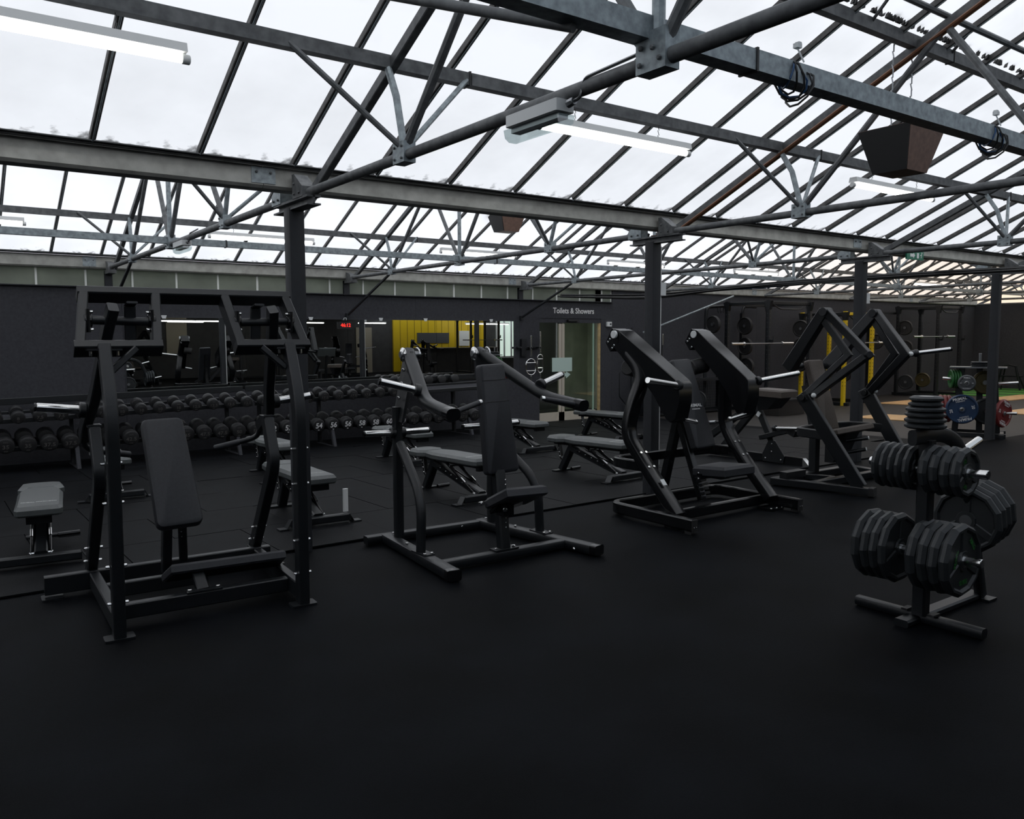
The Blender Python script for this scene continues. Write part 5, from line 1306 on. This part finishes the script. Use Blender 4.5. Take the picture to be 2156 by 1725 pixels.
# third rack
power_rack(22.95, 24.20, 11.5, 12.65, 2.46, 'dark power rack at the far right of the back wall', 'black')
barbell(22.55, 11.38, 1.585, 2.2, 'bare barbell racked in the dark power rack at the far right')
for i, (u, z, mm) in enumerate(((23.05, 1.84, 'speaker'), (23.10, 1.27, 'speaker'), (21.55, 1.45, 'speaker'), (21.5, 2.0, 'speaker'), (23.2, 0.27, 'rubberblk'), (24.15, 0.30, 'olive'))):
    rplate(u, 12.5, z, 0.215, 'plate stored at the far right rack, %s' % ['upper black one', 'middle black one', 'black one left of the barbell', 'black one high on the left', 'dull red one near the floor', 'dull yellow one near the floor'][i], mm, -78)
t = thing('storage_post', 'dark post with plates left of the far right rack', 'storage post', (21.6, 12.75, gz(12.7)))
m = MB(); m.box((0, 0, 1.2), (0.08, 0.08, 2.4)); m.box((0.7, 0, 2.38), (1.4, 0.06, 0.06)); obj('column', m, 'black', t)
for i in range(4):
    m = MB(); m.tube([(0.2 + i * 0.12, -0.05, 2.36), (0.2 + i * 0.12, -0.05, 2.24), (0.24 + i * 0.12, -0.05, 2.22)], 0.008, 6); obj('hook', m, 'black', t)
# flat box benches / dark storage between the racks
t = thing('storage_box', 'dark low storage box by the foot of the diamond armed machine', 'box', (15.2, 10.9, gz(10.9)), R_(0))
m = MB(); m.box((0, 0, 0.16), (0.9, 0.45, 0.30), r=0.01); obj('box_body', m, 'farfloor', t)
m = MB(); m.box((0, 0, 0.325), (0.93, 0.48, 0.03), r=0.01); obj('lid', m, 'black', t)
# lifting platforms: wooden boards let into the rubber
def platform(x0, x1, y0, y1, label, n=4):
    cx, cy = (x0 + x1) / 2, (y0 + y1) / 2
    t = thing('lifting_platform', label, 'platform', (cx, cy, gz(cy)))
    w = (x1 - x0) / n
    for i in range(n):
        m = MB(); m.box((x0 - cx + w * (i + 0.5), 0, 0.012), (w - 0.006, y1 - y0, 0.016), Matrix.Rotation(math.atan(-0.018), 3, 'X')); obj('board', m, 'wood', t)
    return t
platform(16.0, 17.0, 10.9, 12.2, 'pale wooden lifting platform in front of the dark power rack')
platform(19.5, 21.3, 10.4, 11.25, 'pale wooden lifting platform in front of the yellow rack')
platform(15.4, 16.5, 7.9, 9.4, 'pale wooden lifting platform left of the coloured plates')
platform(18.4, 20.4, 7.35, 8.0, 'pale wooden lifting platform at the right edge, behind the red plate')
platform(22.6, 25.2, 9.4, 10.2, 'pale wooden lifting platform near the green turf')
# turf lane
t = thing('turf_lane', 'strip of green turf with bright lines before the end wall', 'turf', (26.2, 9.8, gz(9.8)))
rot = Matrix.Rotation(math.atan(-0.018), 3, 'X')
m = MB(); m.box((0, 0, 0.008), (4.2, 5.0, 0.014), rot); obj('turf_mat', m, 'turf', t)
for i, x in enumerate((-1.9, -0.6, 0.7, 1.9)):
    m = MB(); m.box((x, 0, 0.017), (0.22, 4.9, 0.006), rot); obj('turf_line', m, 'turfline', t)
# small stands at the end wall
for i, (u, v) in enumerate(((27.6, 10.6), (27.4, 11.5))):
    t = thing('step_frame', 'low black frame by the end wall, %s' % ['nearer the right edge', 'nearer the corner'][i], 'frame', (u, v, gz(v)))
    for s in (-1, 1):
        m = MB(); m.bar([(0, s * 0.35, 0.02), (0, s * 0.2, 0.75), (0, -s * 0.0, 0.80)], 0.05, 0.05, side=(1, 0, 0)); obj('leg', m, 'black', t)
        m = MB(); m.bar([(0.35, s * 0.35, 0.02), (0.1, s * 0.15, 0.70)], 0.04, 0.04); obj('leg', m, 'black', t)
    m = MB(); m.bar([(0.05, -0.4, 0.45), (0.05, 0.4, 0.45)], 0.05, 0.05); obj('rung', m, 'black', t)

# ================================================================ WALL HUNG KIT
t = thing('bar_holder', 'black wall bracket with hooks left of the glazed door', 'bracket', (9.83, V1 - 0.03, 1.40))
m = MB(); m.box((-0.12, 0, 0.0), (0.12, 0.06, 0.34)); obj('back_plate', m, 'black', t)
for x in (-0.27, 0.0, 0.22):
    m = MB(); m.cyl((x, 0.0, 0.0), (x, -0.12, 0.0), 0.014, 10); m.ball((x, -0.12, 0.0), 0.022, 8); obj('hook', m, 'black', t)
m = MB(); m.bar([(-0.27, 0.0, 0), (0.24, 0, 0)], 0.03, 0.05); obj('rail', m, 'black', t)
def curlbar(u, z0, z1, label, wide):
    t = thing('triceps_bar', label, 'bar', (u, V1 - 0.12, 0))
    zc = (z0 + z1) / 2
    m = MB(); m.cyl((0, 0, z1), (0, 0, z1 - 0.42), 0.026, 12); obj('sleeve', m, 'chrome', t)
    m = MB(); m.cyl((0, 0, z0), (0, 0, z0 + 0.22), 0.020, 12); obj('sleeve', m, 'chrome', t)
    a, c = z1 - 0.46, z0 + 0.24
    n = 12; pts = []
    for k in range(n + 1): pts.append((wide * math.cos(math.pi - math.pi * k / n) * -1, 0, a - wide + wide * math.sin(math.pi * k / n)))
    for k in range(n + 1): pts.append((wide * math.cos(math.pi * k / n) , 0, c + wide - wide * math.sin(math.pi * k / n)))
    pts2 = []
    for k in range(n + 1): pts2.append((-wide * math.cos(math.pi * k / n), 0, a - wide + wide * math.sin(math.pi * k / n)))
    for k in range(n + 1): pts2.append((wide * math.cos(math.pi * k / n), 0, c + wide - wide * math.sin(math.pi * k / n)))
    pts2.append(pts2[0])
    m = MB(); m.tube(pts2, 0.012, 8); fr = obj('loop_frame', m, 'chrome', t)
    for f in (0.25, 0.75):
        z = a + (c - a) * f
        m = MB(); m.tube([(-wide, 0, z), (wide, 0, z)], 0.013, 8); obj('grip', m, 'chrome', fr)
    return t
curlbar(9.83, 0.62, 1.64, 'chrome oval framed triceps bar hanging left of the door', 0.12)
curlbar(10.06, 0.66, 1.72, 'narrow chrome framed bar hanging in front of the door edge', 0.065)
# hex trap bar, chain and thin bars
t = thing('hex_bar', 'black hexagonal trap bar leaning on the wall right of the door', 'bar', (12.42, V1 - 0.25, 0.55))
hx = [(-0.30, 0, -0.22), (-0.30, 0, 0.28), (-0.05, 0, 0.50), (0.3, 0, 0.50), (0.52, 0, 0.25), (0.52, 0, -0.2), (0.28, 0, -0.46), (-0.05, 0, -0.46), (-0.30, 0, -0.22)]
m = MB(); m.tube(hx, 0.014, 8); obj('frame', m, 'black', t)
m = MB(); m.tube([(0.05, 0, 1.25), (0.05, 0, -0.6)], 0.022, 10); obj('sleeve', m, 'black', t)
m = MB(); m.tube([(0.2, 0, -0.46), (0.2, 0, -0.68)], 0.03, 10); obj('sleeve', m, 'black', t)
def chain(u, ztop, n, label):
    t = thing('lifting_chain', label, 'chain', (u, V1 - 0.14, 0))
    src = None
    for i in range(n):
        z = ztop - i * 0.075
        if src is None:
            m = MB(); pts = []
            for k in range(13):
                a = 2 * math.pi * k / 12
                pts.append((0.027 * math.cos(a), 0, 0.052 * math.sin(a)))
            m.tube(pts, 0.011, 6); src = obj('link', m, 'chrome', t); o = src
        else:
            o = src.copy(); COL.objects.link(o)
        o.location = (0, 0, z); o.rotation_euler = (0, 0, R_(20 if i % 2 == 0 else 75))
    return t
chain(12.70, 0.82, 11, 'left strand of chrome lifting chain hanging right of the door')
chain(12.84, 0.82, 11, 'right strand of chrome lifting chain hanging right of the door')
t = thing('chain_bag', 'small heap of chrome chain on the floor by the post', 'chain', (12.2, 11.9, gz(11.9)))
rnd = random.Random(9)
for i in range(7):
    m = MB(); a0 = rnd.uniform(0, 3); x, y = rnd.uniform(-0.06, 0.06), rnd.uniform(-0.06, 0.06)
    m.tube([(x + 0.03 * math.cos(2 * math.pi * k / 8 + a0), y + 0.05 * math.sin(2 * math.pi * k / 8), 0.02 + 0.012 * i + 0.01 * math.sin(k)) for k in range(9)], 0.010, 6); obj('link', m, 'chrome', t)
for i, (u, h, lab) in enumerate(((13.55, 1.8, 'slim chrome tipped bar standing on the wall behind the second post'), (13.3, 1.55, 'slim black bar standing by the chrome chain'))):
    t = thing('thin_bar', lab, 'bar', (u, V1 - 0.12, gz(V1)))
    m = MB(); m.cyl((0, 0, 0), (0, 0, h), 0.016, 10); obj('shaft', m, 'blkcable', t)
    m = MB(); m.cyl((0, 0, h - 0.25), (0, 0, h), 0.026, 10); obj('tip', m, 'chrome' if i == 0 else 'black', t)
# pipe stay on the wall by the second post
t = thing('wall_stay', 'thin grey stay slanting down from roof to wall right of second post', 'stay', (12.9, V1 - 0.1, 0))
m = MB(); m.tube([(0.0, -0.05, 1.70), (2.6, -0.4, 2.55)], 0.02, 8); obj('rod', m, 'galv', t)

# ================================================================ ROOM BEHIND THE CAMERA (seen in the mirror)
B = 'kit behind the camera seen in the mirror'
def behind(o, x, y, rz, lab):
    c = copy_tree(o); c.location = (x, y, 0.0); c.rotation_euler = (0, 0, rz); c['label'] = lab; c['group'] = B
    return c
def by_name(n): return bpy.data.objects[n]
behind(by_name('shoulder_press'), 17.9, -4.6, R_(160), 'shoulder press behind the camera, seen in the mirror')
behind(by_name('chest_press'), 13.6, -3.4, R_(200), 'glossy press behind the camera, seen in the mirror')
behind(by_name('diamond_press'), 6.4, -4.0, R_(150), 'diamond armed press behind the camera, seen in the mirror')
behind(by_name('row_machine'), 8.9, -2.6, R_(120), 'row machine behind the camera, seen in the mirror')
behind(by_name('power_rack'), 21.0, -5.6, R_(180), 'dark power rack behind the camera before the yellow bay, seen in the mirror')
behind(by_name('power_rack'), 10.8, -6.2, R_(180), 'dark power rack behind the camera, seen in the left mirror panel')
behind(by_name('barbell'), 20.8, -4.9, 0, 'barbell behind the camera, seen in the mirror').location.z = 1.5
t = thing('exercise_ball', 'green exercise ball behind the camera, seen at the mirror edge', 'ball', (22.4, -3.4, 1.0))
m = MB(); m.ball((0, 0, 0), 0.32, 24); obj('ball_skin', m, 'green', t)
t = thing('ball_stand', 'dark stand under the green ball behind the camera', 'stand', (22.4, -3.4, 0))
for x in (-0.3, 0.3):
    m = MB(); m.box((x, 0, 0.36), (0.06, 0.4, 0.72)); obj('side_panel', m, 'black', t)
m = MB(); m.box((0, 0, 0.70), (0.66, 0.4, 0.04)); obj('shelf', m, 'black', t)
t = thing('preacher_bench', 'padded bench behind the camera, seen in the mirror over the rack', 'bench', (11.8, -1.4, 0), R_(170))
m = MB(); m.cushion([(-0.35, 0.1, 0.95), (0.35, 0.1, 0.95), (0.35, 0.0, 1.25), (-0.35, 0.0, 1.25)], [(0.0, -0.07), (0.0, -0.02), (0.02, 0.0)]); obj('arm_pad', m, 'benchpad', t, 30)
m = MB(); m.bar([(0, 0.08, 1.0), (0, 0.2, 0.03)], 0.08, 0.08); obj('post', m, 'black', t)
m = MB(); m.box((0, 0.5, 0.45), (0.35, 0.3, 0.07), r=0.03); m.box((0, 0.5, 0.21), (0.07, 0.07, 0.42)); m.box((0, 0.35, 0.03), (0.5, 0.9, 0.05)); obj('seat', m, 'pad', t)
t = thing('counter', 'dark counter in front of the yellow bay behind the camera', 'counter', (21.0, -7.9, 0))
m = MB(); m.box((0, 0, 0.55), (5.0, 0.5, 1.1)); obj('counter_front', m, 'rearwall', t)
m = MB(); m.box((0, 0, 1.12), (5.1, 0.6, 0.04)); obj('worktop', m, 'beige', t)
